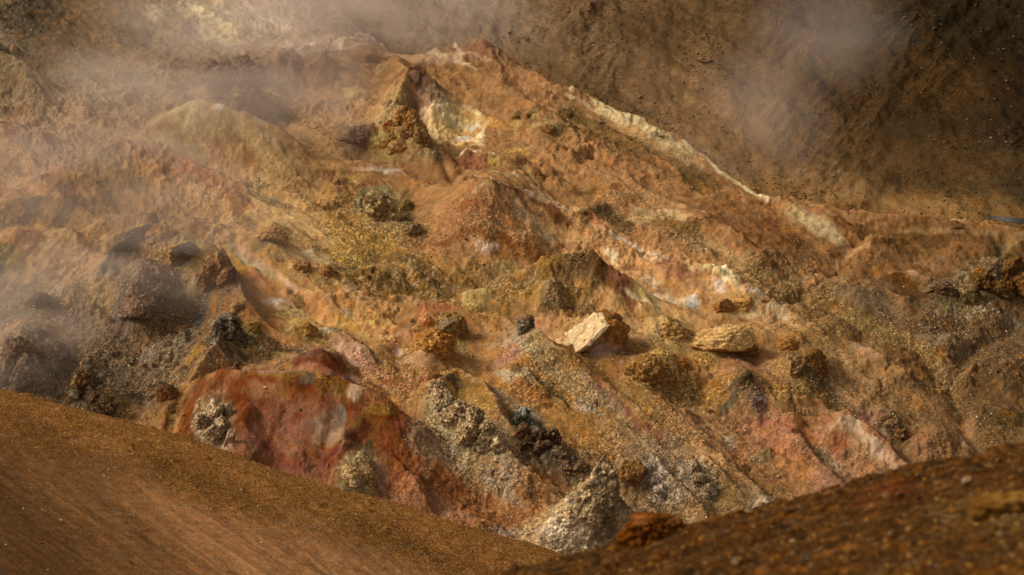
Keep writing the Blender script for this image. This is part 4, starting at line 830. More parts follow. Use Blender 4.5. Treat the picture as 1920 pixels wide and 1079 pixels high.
def rock(label, px, py, w, h, cols, seed, d=0.85, amp=.34, freq=1.4, cuts=9, cell=0.0, cellf=4.0, sub=5, sink=.18, rotz=0.0, lean=0.0,
         top=None, cutspec=(), carve=0.0, name="boulder", cat="boulder", group=None, surf=None, spk=.35, fine=.05, lift=0.0, raw=False, sk=.24):
    surf = surf or hill
    g0, dep = surf.at(px, py)
    m = dep / F
    if sink >= .12 and name != 'stone': h *= 1.3; sink = .30; flare = .28
    else: flare = .08
    P, Fc = ICO[sub]; P = P.copy()
    rs = np.random.RandomState(seed)
    tintm = []
    P *= (1 + amp * fbm3(P * freq + seed, 3, seed))[:, None]
    for i in range(cuts):
        n_ = rs.normal(size=3); n_ /= np.linalg.norm(n_); dd = rs.uniform(.55, .88)
        s_ = np.maximum(P @ n_ - dd, 0); P -= s_[:, None] * n_ * .92
    for (n_, dd, col) in cutspec:
        n_ = np.array(n_, float); n_ /= np.linalg.norm(n_)
        s_ = np.maximum(P @ n_ - dd, 0); P -= s_[:, None] * n_ * .97
        if col: tintm.append((s_ > .01, col))
    if carve:
        k_ = sstep(.05, -.5, P[:, 2]) * sstep(.0, -.5, P[:, 1])
        P[:, 1] += carve * k_
    U0 = P.copy()
    for f_, a_ in ((1.6, .11), (3.6, .055)):                        # fractures
        P *= (1 - a_ * sstep(.80, 1.0, 1 - np.abs(n3(P * f_ + seed * 1.3 + f_, seed + 11)) * 1.6))[:, None]
    hf = fbm3(P * 5.0 + 9, 4, seed + 1, .6)
    P *= (1 + fine * hf)[:, None]
    if cell:
        wd_, _ = worley3(P * cellf + seed, seed); P *= (1 + cell * (.5 - wd_))[:, None]
        wd_, _ = worley3(P * cellf * 2.3 + seed, seed + 1); P *= (1 + cell * .45 * (.5 - wd_))[:, None]
    P[:, 2] = np.maximum(P[:, 2], -.92)
    P[:, :2] *= (1 + flare * sstep(.1, -.7, P[:, 2]))[:, None]
    W = P * np.array([w / 2 * m, w / 2 * m * d, h / 2 * m / cp])
    if lean: W[:, 0] += lean * W[:, 2]
    if rotz:
        c, s_ = math.cos(rotz), math.sin(rotz); W[:, :2] = W[:, :2] @ np.array([[c, s_], [-s_, c]])
    col = tint_rock(W + seed * 3.1, seed, cols, spk)
    for mk, cc in tintm:
        wt = (mk * .92).astype(f32) * sstep(-.75, -.25, fbm3(W * 3.0, 4, seed + 5) + .35 * hf)
        col[:, :3] = col[:, :3] * (1 - wt[:, None]) + lin(cc) * wt[:, None] * (1 + .25 * hf)[:, None]
    if top:
        wt = sstep(top[1] - .18, top[1] + .18, U0[:, 2] + .28 * hf + .15 * fbm3(U0 * 2, 3, seed + 8))[:, None] * .93
        col[:, :3] = col[:, :3] * (1 - wt) + lin(top[0]) * wt * (1 + .2 * hf)[:, None]
    hh = h * m / cp
    base = Vector((0, 0, -hh / 2))
    tb = surf.C[surf.vis(px - w * .3, py)[2:4]][:3] * .4 + surf.C[surf.vis(px + w * .3, py + 4)[2:4]][:3] * .6
    wt = (.85 * sstep(.1, -.75, P[:, 2] + .3 * hf))[:, None]; col[:, :3] = col[:, :3] * (1 - wt) + tb * wt      # earth splashed up its foot
    wt = .30 if surf is hill else .15
    col[:, :3] = col[:, :3] * (1 - wt) + tb * wt
    if surf is hill: skirt(px, py, w, h, lin(cols[0]), sk)
    W[:, 2] += hh / 2                      # origin at its foot
    loc = Vector((g0.x, g0.y + w / 2 * m * d * .25, g0.z - sink * hh + lift * m))
    if raw: return W + np.array(loc[:], f32), Fc, col, loc
    me = mesh_from(name, W, Fc, M_ROCK, np.clip(col, 0, 1))
    return link(name, me, label=label, cat=cat, group=group, loc=loc)

def crag(label, rows, cols, seed, d=.6, amp=.10, cell=.10, cellsize=.35, fine=.04, name="rock_outcrop", cat="rock outcrop", group=None, nt=200, nh=150, patches=(), spk=.6, back=.45, surf=None, skew=0.0):
    """a standing rock; rows = (py, left px, right px) from its top to its foot, as measured across it"""
    surf = surf or hill
    rows = sorted(rows); pys = np.array([r[0] for r in rows], float); xl = np.array([r[1] for r in rows], float); xr = np.array([r[2] for r in rows], float)
    g0, dep = surf.at((xl[-1] + xr[-1]) / 2, pys[-1]); m = dep / F
    t = np.linspace(0, 1, nh) ** .8
    yy = pys[0] + (pys[-1] - pys[0]) * t
    L_ = np.interp(yy, pys, xl); R_ = np.interp(yy, pys, xr)
    # round the very top
    cap = np.clip((yy - pys[0]) / max(4.0, (pys[-1] - pys[0]) * .07), 0, 1) ** .5
    cx = (L_ + R_) / 2; hw = (R_ - L_) / 2 * cap + .3
    z = (pys[-1] - yy) * m / cp
    th = np.linspace(0, 2 * np.pi, nt, endpoint=False)
    ct, st_ = np.cos(th), np.sin(th)
    e_ = .8
    CX = np.sign(ct) * np.abs(ct) ** e_; CY = np.sign(st_) * np.abs(st_) ** e_
    cx0 = (xl[-1] + xr[-1]) / 2
    X = ((cx[:, None] - cx0) + hw[:, None] * CX[None]) * m
    Y = hw[:, None] * CY[None] * m * d + (np.max(hw) * m * d * back) * (1 - 0) + skew * z[:, None]
    Z = np.repeat(z[:, None], nt, 1)
    W = np.stack([X, Y, Z], -1).reshape(-1, 3).astype(f32)
    Nn = np.stack([np.repeat(ct[None], nh, 0), np.repeat(st_[None], nh, 0), np.full((nh, nt), .35)], -1).reshape(-1, 3)
    Nn /= np.linalg.norm(Nn, axis=1)[:, None]
    sz = (xr[-1] - xl[-1]) * m
    q_ = W / cellsize + seed * 1.7
    w1, id1 = worley3(q_.astype(f32), seed); w2, id2 = worley3((q_ * 2.4).astype(f32), seed + 1)
    f1 = fbm3((W / (sz * .3) + seed).astype(f32), 4, seed); f2 = fbm3((W / (cellsize * .8)).astype(f32), 4, seed + 2, .6)
    dsp = sz * (amp * f1 + cell * (.45 - w1) + cell * .5 * (.45 - w2)) + fine * f2 * sz
    fade = np.clip(np.repeat(np.clip((yy - pys[0]) / 12.0, .25, 1)[:, None], nt, 1).reshape(-1), 0, 1)
    W2 = W + Nn * (dsp * fade)[:, None]
    idx = np.arange(nh * nt).reshape(nh, nt)
    Fc = np.stack([idx[:-1], idx[1:], np.roll(idx[1:], -1, 1), np.roll(idx[:-1], -1, 1)], -1).reshape(-1, 4)
    W2[:nt] = W2[:nt].mean(0)
    col = tint_rock(W + seed, seed, cols, spk)
    col[:, :3] *= (.55 + .9 * id1 * (w1 < .5) + .25 * id2)[:, None]
    for sel, cc in (((id2 > .76) & (f1 > -.25), cols[3]), (((id2 < .24) | (w1 > .62)), cols[2])):      # clasts: some pale, some nearly black
        wt = (.5 * sel)[:, None]; col[:, :3] = col[:, :3] * (1 - wt) + lin(cc) * wt
    for (px, py, rx, ry, cc, op) in patches:
        x0 = (px - cx0) * m; z0 = (pys[-1] - py) * m / cp
        q2 = np.sqrt(((W[:, 0] - x0) / (rx * m)) ** 2 + ((W[:, 2] - z0) / (ry * m)) ** 2) + .35 * f2 + .25 * f1
        wt = (op * sstep(1.3, .6, q2))[:, None]
        col[:, :3] = col[:, :3] * (1 - wt) + lin(cc) * wt * (1 + .5 * f2)[:, None]
    W2[:, 2] -= .12 * 0
    if surf is hill:
        skirt(cx0, pys[-1], xr[-1] - xl[-1], (pys[-1] - pys[0]) * .8, lin(cols[0]), .07)
        tb = hill.C[hill.vis(cx0, pys[-1])[2:4]][:3]; zt = W[:, 2] / (W[:, 2].max() + 1e-6)
        wt = (.22 + .6 * sstep(.30, .0, zt + .15 * f2))[:, None]; col[:, :3] = col[:, :3] * (1 - wt) + tb * wt * (1 + .4 * f2)[:, None]
    me = mesh_from(name, W2, Fc[:, ::-1], M_ROCK, np.clip(col, 0, 1))
    return link(name, me, label=label, cat=cat, group=group, loc=Vector(((cx0 - 960) / F * dep, g0.y, g0.z - 5 * m)))

OCH = ('8a5f26', 'a87a35', '4f3514', 'c49a58'); BRN = ('5c4227', '74512c', '33241a', '947350'); PALE = ('9a866c', '85704f', '493a29', 'd2c4ac')
GRY = ('6e6455', '8a7a5e', '38312a', 'a9a08f'); DRK = ('3f3123', '54402b', '221a13', '7d6a55'); YEL = ('b08b4a', '9c7636', '6b4a1e', 'd9bf85')

def outcrop(label, lumps, cols, seed, name="rock_outcrop", cat="rock outcrop", **kw):
    """one ragged outcrop grown together from several lumps: (px, foot py, width, height)"""
    Vs, Fs, Cs, n_ = [], [], [], 0; loc = None
    rs = np.random.RandomState(seed)
    for k_, (px, py, w, h) in enumerate(lumps):
        a = dict(sk=.07, cell=.26, cellf=3.2, sub=5, cuts=6, amp=.35, fine=.10, sink=.2, rotz=rs.uniform(-1, 1), lean=rs.uniform(-.3, .3), spk=.7); a.update(kw)
        W, Fc, col, l0 = rock("", px, py, w, h, cols, seed + k_ * 7, raw=True, **a)
        if loc is None: loc = l0
        Vs.append(W); Fs.append(Fc + n_); Cs.append(col); n_ += len(W)
    W = np.concatenate(Vs) - np.array(loc[:], f32)
    return link(name, mesh_from(name, W, np.concatenate(Fs), M_ROCK, np.clip(np.concatenate(Cs), 0, 1)), label=label, cat=cat, loc=loc)

# the two big boulders and their neighbours
rock("biggest boulder, with a smooth cream left face and a rough brown right face", 1112, 692, 200, 112, ('7d5420', '8f6428', '432d12', 'a88243'), 11, d=.75, amp=.14, cuts=3, sub=6, sink=.1,
     cutspec=(((-.74, -.32, .60), .25, 'e8d0a0'), ((.34, -.92, .12), .34, None), ((.85, -.1, .45), .62, None), ((0.25, -.1, 1), .66, None)), fine=.07, spk=.3, carve=.3)
rock("round dark brown boulder leaning on the front of the biggest boulder", 1090, 684, 62, 44, ('5a3a1c', '7a5526', '2c1d10', '9c7c4c'), 12, cuts=5, sub=6, fine=.06, lean=-.1)
rock("dark purplish block in the shade at the right foot of the biggest boulder", 1150, 678, 34, 40, ('54443c', '66564c', '2a201a', '7d6a5c'), 13, cuts=12)
rock("long rounded cream topped boulder overhanging two brown blocks", 1368, 678, 132, 66, ('7a5228', '8a6432', '3c2713', 'b08a50'), 14, d=.55, amp=.26, freq=1.3, cuts=6, sub=6, sink=.08, top=('dcb878', -.02), carve=.55, fine=.09, spk=.4, lift=1)
rock("squat reddish brown block under the long cream topped boulder", 1365, 682, 36, 26, ('7d5534', '8f6540', '45301c', 'a4804f'), 15, cuts=14, sink=.1)
rock("small wedge of brown rock under the left end of the long cream topped boulder", 1340, 683, 22, 20, ('7a5a2c', '8c6a34', '3c2a14', 'a8854a'), 16, cuts=14, lean=-.5)
rock("knobbly yellow lump below the left end of the long cream topped boulder", 1320, 698, 46, 32, YEL, 17, cuts=4, cell=.12, cellf=3, sub=6)
rock("yellow boulder with a blue grey left end on the pink flat", 1254, 642, 82, 50, ('a9894c', 'b99a5c', '5f4a26', 'd9c592'), 18, d=.7, cuts=6, cell=.1, cellf=3, sub=6, cutspec=(((-1, -.25, .1), .62, '4f565a'),))
rock("brown cone shaped boulder beside the pale yellow patch", 1358, 592, 40, 34, ('7a5326', '8c6330', '4a3115', 'a07a45'), 19, cuts=8, sub=6, sink=.1)
rock("flat brown slab lying on the grey pale patch", 1438, 570, 32, 12, BRN, 20, cuts=8)
rock("ochre hump behind the brown cone shaped boulder", 1385, 580, 44, 22, ('a87f42', 'b88d4c', '79562a', 'c9a468'), 21, cuts=3)
rock("ochre hump above the double ridged boulder", 1488, 648, 44, 22, ('8f6a34', 'a67c40', '5f4320', 'b8924f'), 22, cuts=3)
rock("brown arched rock between the ochre hump and the double ridged boulder", 1482, 664, 62, 26, ('7d5526', '91662f', '3c2912', 'a8823f'), 23, cuts=4, cell=.08, sub=6)
rock("double ridged pale brown boulder with a cream left flank", 1478, 714, 82, 52, ('7d5f34', '90703f', '43311a', 'b89860'), 24, d=.7, cuts=6, sub=6, cell=.06, cutspec=(((-.8, -.6, .1), .45, 'b08c50'),), sink=.12)
rock("dark rubbly brown boulder joined to the right of the double ridged boulder", 1524, 700, 56, 40, ('5a4020', '75532a', '2c2011', '917040'), 25, cuts=5, cell=.16, sub=6)
crag("small brown knob on a streaked pink rise", [(692, 1395, 1405), (700, 1388, 1412), (712, 1384, 1414), (722, 1376, 1420)], ('5a4a30', '6f5a38', '2f2618', '8a7650'), 26, d=.8, cellsize=.4)
rock("small orange block beside a paler one on the dark gravel", 1464, 742, 20, 20, ('b07a34', 'c08a44', '7a5020', 'd2a464'), 27, cuts=14, sink=.08, name="stone", cat="stone")
rock("small pale tan block left of the orange one on the dark gravel", 1454, 749, 13, 11, ('c09a64', 'd2b07c', '8f6a3c', 'e0c89c'), 28, cuts=14, sink=.08, name="stone", cat="stone")
rock("dark bluish rock cluster under the pale knob", 1416, 762, 26, 20, ('4a4a48', '5c5a54', '26241f', '847c6c'), 29, cell=.2)
rock("cone of lumpy ochre rubble right of the biggest boulder", 1212, 726, 84, 58, ('86622e', '9b7438', '4f3a1a', 'c0985a'), 30, d=.8, cuts=2, cell=.18, cellf=4, sub=6, sink=.12)
rock("smooth yellow rock behind the cone of ochre rubble", 1246, 682, 46, 22, ('a98440', 'b8934c', '745223', 'cfac68'), 31, cuts=5)
rock("brown rock with a dark hollow above the ochre scree", 1275, 694, 50, 22, ('8a5c2a', '9c6c34', '40280f', 'b4854a'), 32, cuts=6, cell=.1)
crag("grey and cream knob standing on the pale pink rise", [(588, 974, 996), (596, 968, 1001), (606, 968, 1001), (618, 972, 1003), (634, 970, 1010)], ('8c8474', '77695a', '42362a', 'bdb098'), 33, d=.7, cellsize=.5, patches=((985, 592, 18, 6, '7a5434', .8), (998, 612, 6, 14, '44423e', .7)))
rock("yellow and black rock tongue below the grey and cream knob", 1006, 650, 32, 26, ('a88c56', 'b89c68', '41361f', 'd8c08c'), 34, cuts=6, lean=-.6, cell=.1)
rock("tall yellow brown boulder with a white patch", 846, 642, 66, 58, ('7f612c', '94733a', '42300f', 'b8a888'), 35, d=.8, cuts=8, sub=6, cutspec=(((-.1, -.7, .7), .80, 'ab9a78'),))
rock("lumpy ochre boulder in front of the tall yellow brown one", 814, 664, 78, 44, ('a47434', 'b4833e', '5c3c16', 'd2a560'), 36, d=.7, cuts=5, cell=.1, cellf=4, sub=6)
rock("smooth round clay lump beside a small dark hole", 798, 616, 30, 24, ('b47a4a', 'bd8654', '8c5a34', 'cd9a68'), 37, cuts=0, amp=.05, fine=.02)
rock("very small dark stone at the mouth of the clay hole", 775, 606, 12, 7, DRK, 38, name="stone", cat="stone")
# middle distance
rock("grey brown rock set in the dark brown hill", 1036, 562, 38, 36, ('7d6c4e', '8a7450', '45382a', 'a8987a'), 39, cuts=8, cell=.12)
rock("small dark rock below the grey brown rock of the dark hill", 1022, 578, 22, 12, DRK, 40, cell=.2)
rock("black rock on the very top of the dark brown hill", 1092, 486, 14, 9, ('26241f', '34302a', '141210', '5a5448'), 41, name="stone", cat="stone")
rock("yellowish black rock just right of the top of the dark brown hill", 1124, 500, 18, 16, ('5c4c22', '3a2c16', '1f180e', '8a7434'), 42, name="stone", cat="stone")
crag("lumpy greenish yellow outcrop with a grey scree tail", [(358, 690, 712), (366, 684, 728), (380, 682, 740), (396, 684, 746), (410, 690, 752)], ('9a8054', 'a8905e', '5f4c30', 'c0aa7c'), 43, d=.7, cellsize=.6)
rock("grey green rock at the lower end of the scree tail", 770, 442, 44, 26, ('7a6244', '8a7250', '453624', '9a8260'), 44, cuts=4, cell=.1)
rock("olive brown hump between the greenish outcrop and the cone", 764, 402, 28, 26, ('6a5a34', '7a683c', '3f351d', '8f7c4c'), 45, cuts=3)
rock("ochre dome with a dark foot on the sandy slope", 507, 464, 66, 40, ('a8804a', 'b48c56', '6a4c2a', 'c09c64'), 46, cuts=3, amp=.12, sub=6, sink=.2, cutspec=(((0, -.8, -.5), .5, '6a4c2c'),))
rock("small hump of gravelly brown earth in the sandy dip", 565, 512, 34, 22, ('8a6a42', '98774c', '5a432a', 'ac8c60'), 47, cuts=2)
rock("second gravelly hump further down the sandy dip", 612, 520, 26, 22, ('86653c', '947246', '553f26', 'a88758'), 48, cuts=2)
rock("small dark stone at the edge of the ochre hollow", 629, 516, 10, 8, DRK, 49, name="stone", cat="stone")
rock("long brown rock among the cream and yellow crusts", 572, 628, 52, 26, ('94713a', 'a88244', '4c3518', 'c6a060'), 50, d=.6, cuts=5, cell=.08)
rock("yellow brown lump left of the long brown rock", 478, 622, 26, 24, ('8f743a', '9f8346', '55401c', 'b89a5c'), 51, cuts=4, cell=.1)
rock("round olive rock above the dark crag", 448, 588, 26, 20, ('79643a', '887144', '463820', '9c8656'), 52, cuts=3)
crag("dark crag with a pale top standing in the scree", [(584, 420, 430), (590, 412, 440), (600, 404, 448), (612, 400, 452), (626, 394, 452)], ('4a3f34', '5c4e3c', '241d17', '9c8f7c'), 53, d=.8, cellsize=.4, patches=((424, 588, 12, 6, '8f846c', .7),))
rock("rough clump of brown rock on the scree saddle", 442, 690, 14, 14, ('5a5148', '6a6056', '302a24', '7d7468'), 54, name="stone", cat="stone")
rock("grey cube shaped stone on the rim of the red hill", 437, 687, 16, 12, ('6a5d54', '766860', '3c342e', '8a7d72'), 55, name="stone", cat="stone", cuts=14)
# upper part
outcrop("spongy dark brown outcrop half hidden in steam", [(455, 172, 56, 44), (430, 160, 50, 40), (478, 160, 40, 40), (450, 140, 50, 34), (465, 180, 50, 30)], ('6b5233', '57422a', '2c2118', '9c8050'), 56)
outcrop("smaller brown outcrop left of the spongy one in the steam", [(408, 172, 56, 44), (402, 156, 50, 40), (418, 148, 46, 36)], ('6e553c', '5c4630', '33271c', '94795a'), 57)
rock("brown lump below the spongy outcrop in the steam", 455, 200, 60, 40, ('7a6448', '6a553a', '40342a', '9c8460'), 58, cuts=3, cell=.1)
rock("yellow hump right of the steaming outcrops", 505, 200, 40, 24, ('a4875a', 'b0936a', '75603e', 'c0a67c'), 59, cuts=3)
rock("dark brown crag with a crusty top below the purple ridge", 662, 278, 54, 38, ('5a4436', '6a5242', '2e221a', '9c8468'), 60, cuts=5, cell=.2, sub=6, lean=-.3)
rock("very dark rock at the right foot of the crusty crag", 682, 282, 22, 12, DRK, 61, cell=.2)
rock("cracked yellow dome under the yellow crag", 745, 288, 40, 24, ('b08a50', 'bd985e', '7a5c30', 'cfae78'), 62, cuts=3, cell=.06)
rock("smaller cracked yellow dome left of the other", 712, 286, 30, 20, ('9c7e48', 'a98b54', '66502c', 'bf9f68'), 63, cuts=3, cell=.06)
outcrop("yellow crag stained orange and black beside the cream hollow", [(758, 226, 40, 26), (740, 248, 44, 30), (778, 244, 40, 36), (760, 266, 54, 30), (790, 268, 40, 34), (735, 270, 34, 22)], ('9c7c4e', 'a06a30', '54391c', 'b59a70'), 64, cell=.18)
rock("small dark pocked rock on the upper slope", 966, 228, 16, 14, ('6a5632', '7a6640', '3a2e1a', 'a08654'), 65)
rock("second small pocked rock right of the first on the upper slope", 991, 226, 14, 14, ('675432', '786440', '3a2e1a', '9c8252'), 66)
rock("long dark brown rock on the upper slope", 1026, 252, 36, 14, ('66522c', '786238', '33280f', '978052'), 67, cuts=6)
rock("black stone right of the white crest streak", 1128, 235, 12, 6, DRK, 68, name="stone", cat="stone")
rock("black stone on the lower white crest streak", 1238, 258, 14, 5, DRK, 69, name="stone", cat="stone")
rock("dark rock at the top of the olive band", 1062, 218, 30, 9, ('5c4828', '6c5632', '2f2410', '8a7448'), 70)
rock("mossy dark stone above the shaded side of the cone ridge", 1094, 402, 16, 10, ('5a5028', '6a5e34', '2c2610', '8a7c4c'), 71, name="stone", cat="stone")
# left gully
outcrop("dark brown boulder with an eroded hollow front", [(408, 520, 84, 56), (394, 540, 70, 46), (424, 534, 44, 40)], ('54391f', '6c4b2c', '27190f', '9c7c54'), 72, cell=.12, cellf=2.2, cuts=12, sink=.15, lean=.12, name="boulder", cat="boulder")
rock("pale ledge hugging the left side of the dark brown boulder", 368, 548, 26, 44, ('a08c6c', 'ae9a78', '6a583e', 'c6b490'), 73, lean=.5, cuts=4)
rock("yellow boulder patched with blue grey above the dark brown boulder", 344, 502, 68, 62, ('a5803e', '8a7040', '3c3a34', 'c4a262'), 74, d=.8, cuts=5, cell=.08, sub=6, cutspec=(((.7, -.5, .5), .55, '5a6462'), ((.4, -.8, -.3), .6, '4a3f32')), sink=.1)
outcrop("long dark rock slab slanting up to the right", [(222, 472, 44, 24), (240, 462, 50, 28), (258, 450, 46, 24)], ('463829', '55442f', '241b13', '66665c'), 75, lean=.7, sink=.25)
rock("rounded ochre boulder behind the blue grey patched one", 300, 452, 56, 30, ('a87a40', '94703c', '54504a', 'bd9458'), 76, cuts=4, cell=.08)
rock("small dark knob standing above the ochre boulder", 287, 419, 18, 20, ('5c4836', '6a5440', '261d16', '7f6a50'), 77, cuts=3)
outcrop("purple brown dome dusted with white", [(268, 560, 70, 64), (290, 580, 64, 56), (262, 598, 80, 50), (300, 545, 44, 40)], ('6b4f38', '7a5c42', '3a2a1e', 'a89884'), 78, cell=.10, cuts=9, sink=.3, name="boulder", cat="boulder")
rock("dark ragged clump on the gully floor", 75, 574, 40, 24, ('4a3628', '5a4230', '241a12', '8f806a'), 79, cell=.25, cellf=5, sub=6)
outcrop("large grey brown mound rock at the left edge", [(30, 690, 70, 60), (50, 712, 80, 60), (10, 712, 60, 50), (60, 680, 44, 40)], ('705a44', '7e684c', '3c2e22', '9c8870'), 80, cell=.14, cuts=10, sink=.3, name="boulder", cat="boulder")
outcrop("dark pitted rock leaning on the mound at the left edge", [(98, 670, 44, 44), (104, 690, 48, 40), (88, 694, 36, 30)], ('553f2c', '654c36', '2a1f16', '8a7456'), 81, cell=.22, sink=.25, name="boulder", cat="boulder")
crag("leaning brown slab with a pale tip in the dark gully", [(664, 168, 178), (676, 156, 180), (696, 146, 178), (712, 136, 172), (730, 130, 160), (748, 124, 150), (762, 120, 146)], ('7a5a34', '6a4c2e', '35261a', 'ab8f62'), 82, d=.7, cellsize=.35, patches=((140, 738, 12, 18, 'a09478', .8), (168, 678, 8, 12, '8f8a7c', .6), (158, 745, 10, 16, '2f241a', .7)))
outcrop("dark clinker mass right of the leaning slab", [(176, 762, 40, 34), (200, 772, 40, 30), (186, 784, 50, 26)], ('4c3a26', '5e4830', '281d13', '8a7050'), 83)
rock("rough rusty boulder above the sand slope", 311, 760, 50, 40, ('5f3f22', '6f4c2a', '33210f', '8a6640'), 84, cell=.12, cellf=4, sub=6)
rock("flat dark stone below the rough rusty boulder", 318, 775, 24, 9, BRN, 85, name="stone", cat="stone")
rock("smooth oval brown stone on the grey scree", 347, 697, 20, 12, ('5a4836', '665240', '3c3024', '7a6650'), 86, name="stone", cat="stone", cuts=1, amp=.05)
# red hill
outcrop("cream crusted outcrop full of holes in the red hillside", [(400, 784, 44, 36), (380, 804, 30, 28), (416, 808, 40, 30), (398, 826, 40, 26), (426, 784, 26, 26)], ('a8906e', '8c7250', '3a2d1c', 'd6c4a4'), 87, sink=.45)
rock("small cream rib right of the crusted outcrop", 430, 840, 20, 44, ('b29a80', 'a08468', '5a4832', 'cfbca0'), 88, d=.4, cell=.15, lean=.3, sink=.1)
outcrop("tan pyramid shaped outcrop in the rust red slope", [(680, 880, 34, 38), (662, 904, 46, 36), (690, 908, 30, 44)], ('a88c5c', '937444', '54452c', 'c9b184'), 89, sink=.4, cell=.14)
rock("little yellow stone on the dark rust band", 635, 831, 9, 7, YEL, 90, name="stone", cat="stone")
# speckled crags
outcrop("crumbling white and black speckled crag above the grey scree", [(822, 748, 46, 38), (836, 772, 50, 42), (862, 780, 44, 36), (850, 802, 44, 36), (886, 796, 50, 36), (878, 822, 50, 36), (910, 818, 44, 34), (904, 842, 44, 30), (930, 846, 30, 26)],
     ('a08860', '94703e', '2e2216', 'd8c6a2'), 91, sink=.35, spk=.9)
crag("grey green spike with a white tip", [(760, 976, 984), (772, 968, 994), (786, 962, 998), (802, 962, 1004)], ('6c6a58', '5c5644', '2c271e', 'a8a69c'), 92, d=.6, cellsize=.35, patches=((980, 765, 6, 7, 'b8b8b2', .8),))
outcrop("black clinker mass below the grey green spike", [(984, 822, 34, 30), (1006, 836, 40, 34), (1018, 850, 34, 24), (990, 842, 34, 20)], ('3a2d22', '4c3b2c', '1a130d', '8c7a66'), 93)
rock("black and white clinker knob at the end of the clinker ridge", 1036, 836, 36, 36, ('45301f', '55381f', '1c130c', 'c6b494'), 94, cell=.24, cellf=4, sub=6)
outcrop("low clinker trail running down from the black clinker", [(1050, 862, 40, 22), (1066, 874, 42, 20), (1084, 886, 40, 18)], ('44362a', '54442f', '201810', '8f8068'), 95)
crag("tall pointed pinnacle of white and black conglomerate rising behind the near bank",
     [(846, 1125, 1136), (856, 1120, 1140), (870, 1112, 1150), (884, 1106, 1157), (900, 1092, 1158), (918, 1072, 1157), (936, 1050, 1158), (956, 1036, 1157), (976, 1024, 1156), (1000, 1012, 1154), (1030, 1000, 1152)],
     ('b0946a', '8f6a36', '33251a', 'dcc8a0'), 96, d=.45, cellsize=.30, cell=.040, amp=.045, fine=.02, nt=360, nh=300, back=.2, name="rock_pinnacle", cat="pinnacle",
     patches=((1065, 985, 44, 34, 'd0c0a2', .75), (1105, 930, 18, 26, 'c2a878', .6), (1050, 945, 30, 14, 'c2a676', .6), (1138, 990, 24, 40, '38280f', .8), (1134, 935, 26, 34, '47341c', .7), (1148, 900, 14, 30, '4a3820', .6), (1100, 925, 9, 9, '3a2c1e', .8), (1132, 862, 14, 14, '8a6a3c', .4)))  # the dark right-hand patches paint in the pinnacle's shaded side
rock("orange brown boulder with a black hollow under it behind the pinnacle", 1182, 914, 62, 54, ('7d5624', '8f6a34', '3a270f', 'b08a50'), 97, d=.7, cuts=5, cell=.1, sub=6, carve=.6)
outcrop("white crusted rib right of the orange brown boulder", [(1214, 894, 24, 26), (1224, 914, 30, 26), (1240, 930, 30, 22)], ('98877a', 'a08e76', '4a3c2c', 'ccc2b4'), 98, sink=.35)
outcrop("pale crumbling crag on the right-hand gully rim", [(1304, 888, 26, 26), (1316, 910, 36, 28), (1330, 930, 34, 24)], ('8c765a', '9a8468', '3f3020', 'c0b098'), 99, sink=.4)
rock("flat pale boulder peeping over the near bank", 1428, 958, 56, 22, ('a08c70', 'ac987c', '6c5a42', 'c9b89c'), 100, cell=.1, cuts=5)
rock("small grey stick shaped stone on the orange gravel", 1366, 832, 24, 7, ('a89a80', 'b4a68c', '6c5c44', 'cfc2a8'), 101, name="stone", cat="stone", d=.4, lean=-.8)
rock("small tan block in the orange gravel", 1326, 774, 14, 14, YEL, 102, name="stone", cat="stone")
outcrop("dark ragged outcrop on the right slope above the near bank", [(1658, 794, 26, 22), (1672, 806, 32, 24), (1688, 820, 26, 18)], ('66482a', '785430', '2c2014', '9a7e58'), 103, sink=.35)
# right valley
outcrop("broad dark yellow and black outcrop at the right edge", [(1864, 522, 60, 44), (1894, 524, 60, 48), (1840, 534, 50, 30), (1920, 546, 60, 44), (1874, 552, 60, 30)], ('624624', '7a501c', '2e2112', '86704c'), 104, cell=.14, sink=.35)
rock("low mottled dark rock beside the pinkish patch in the valley", 1766, 552, 56, 26, ('624e34', '725c3e', '2e2418', '8f7c5c'), 105, d=.6, cell=.16, sub=6)
crag("pale rock buttress left of the dark outcrop", [(528, 1800, 1826), (540, 1796, 1836), (556, 1800, 1842), (572, 1808, 1850)], ('7d6540', '8c744c', '4a3b22', 'a08a62'), 106, d=.5, cellsize=.7, cell=.05, patches=((1833, 546, 5, 9, '1e140e', .9),))
rock("flat purple brown stone on the valley track", 1796, 430, 18, 6, ('4f3420', '5a3c26', '33200f', '6a4c34'), 107, name="stone", cat="stone")
# far slope and near bank
rock("pale pink slab, the largest stone on the far slope", 1322, 119, 28, 11, ('8f6a54', '9c7760', '5a4030', 'b08c74'), 108, name="stone", cat="stone", surf=far, cuts=12, sink=.05)
rock("blurred orange brown rock on the rim of the near bank", 1230, 1016, 110, 62, ('643c18', '74481f', '2a190a', '8a5f34'), 109, surf=bank, sink=.24, cuts=10, amp=.4, sub=6, fine=.12, cell=.15)
rock("blurred pale stone high on the near bank", 1812, 915, 24, 18, ('a08462', 'ac9070', '6c5238', 'c4ac8c'), 110, surf=bank, name="stone", cat="stone")
rock("blurred yellowish rock at the right end of the near bank", 1890, 965, 130, 44, ('6f5024', '80602c', '3c260f', '97763c'), 111, surf=bank, sink=.35, sub=6)
rock("blurred tan block below the pale stone of the near bank", 1850, 950, 34, 26, ('9c7a4c', 'a88858', '5f4424', 'c0a070'), 112, surf=bank, cuts=12)

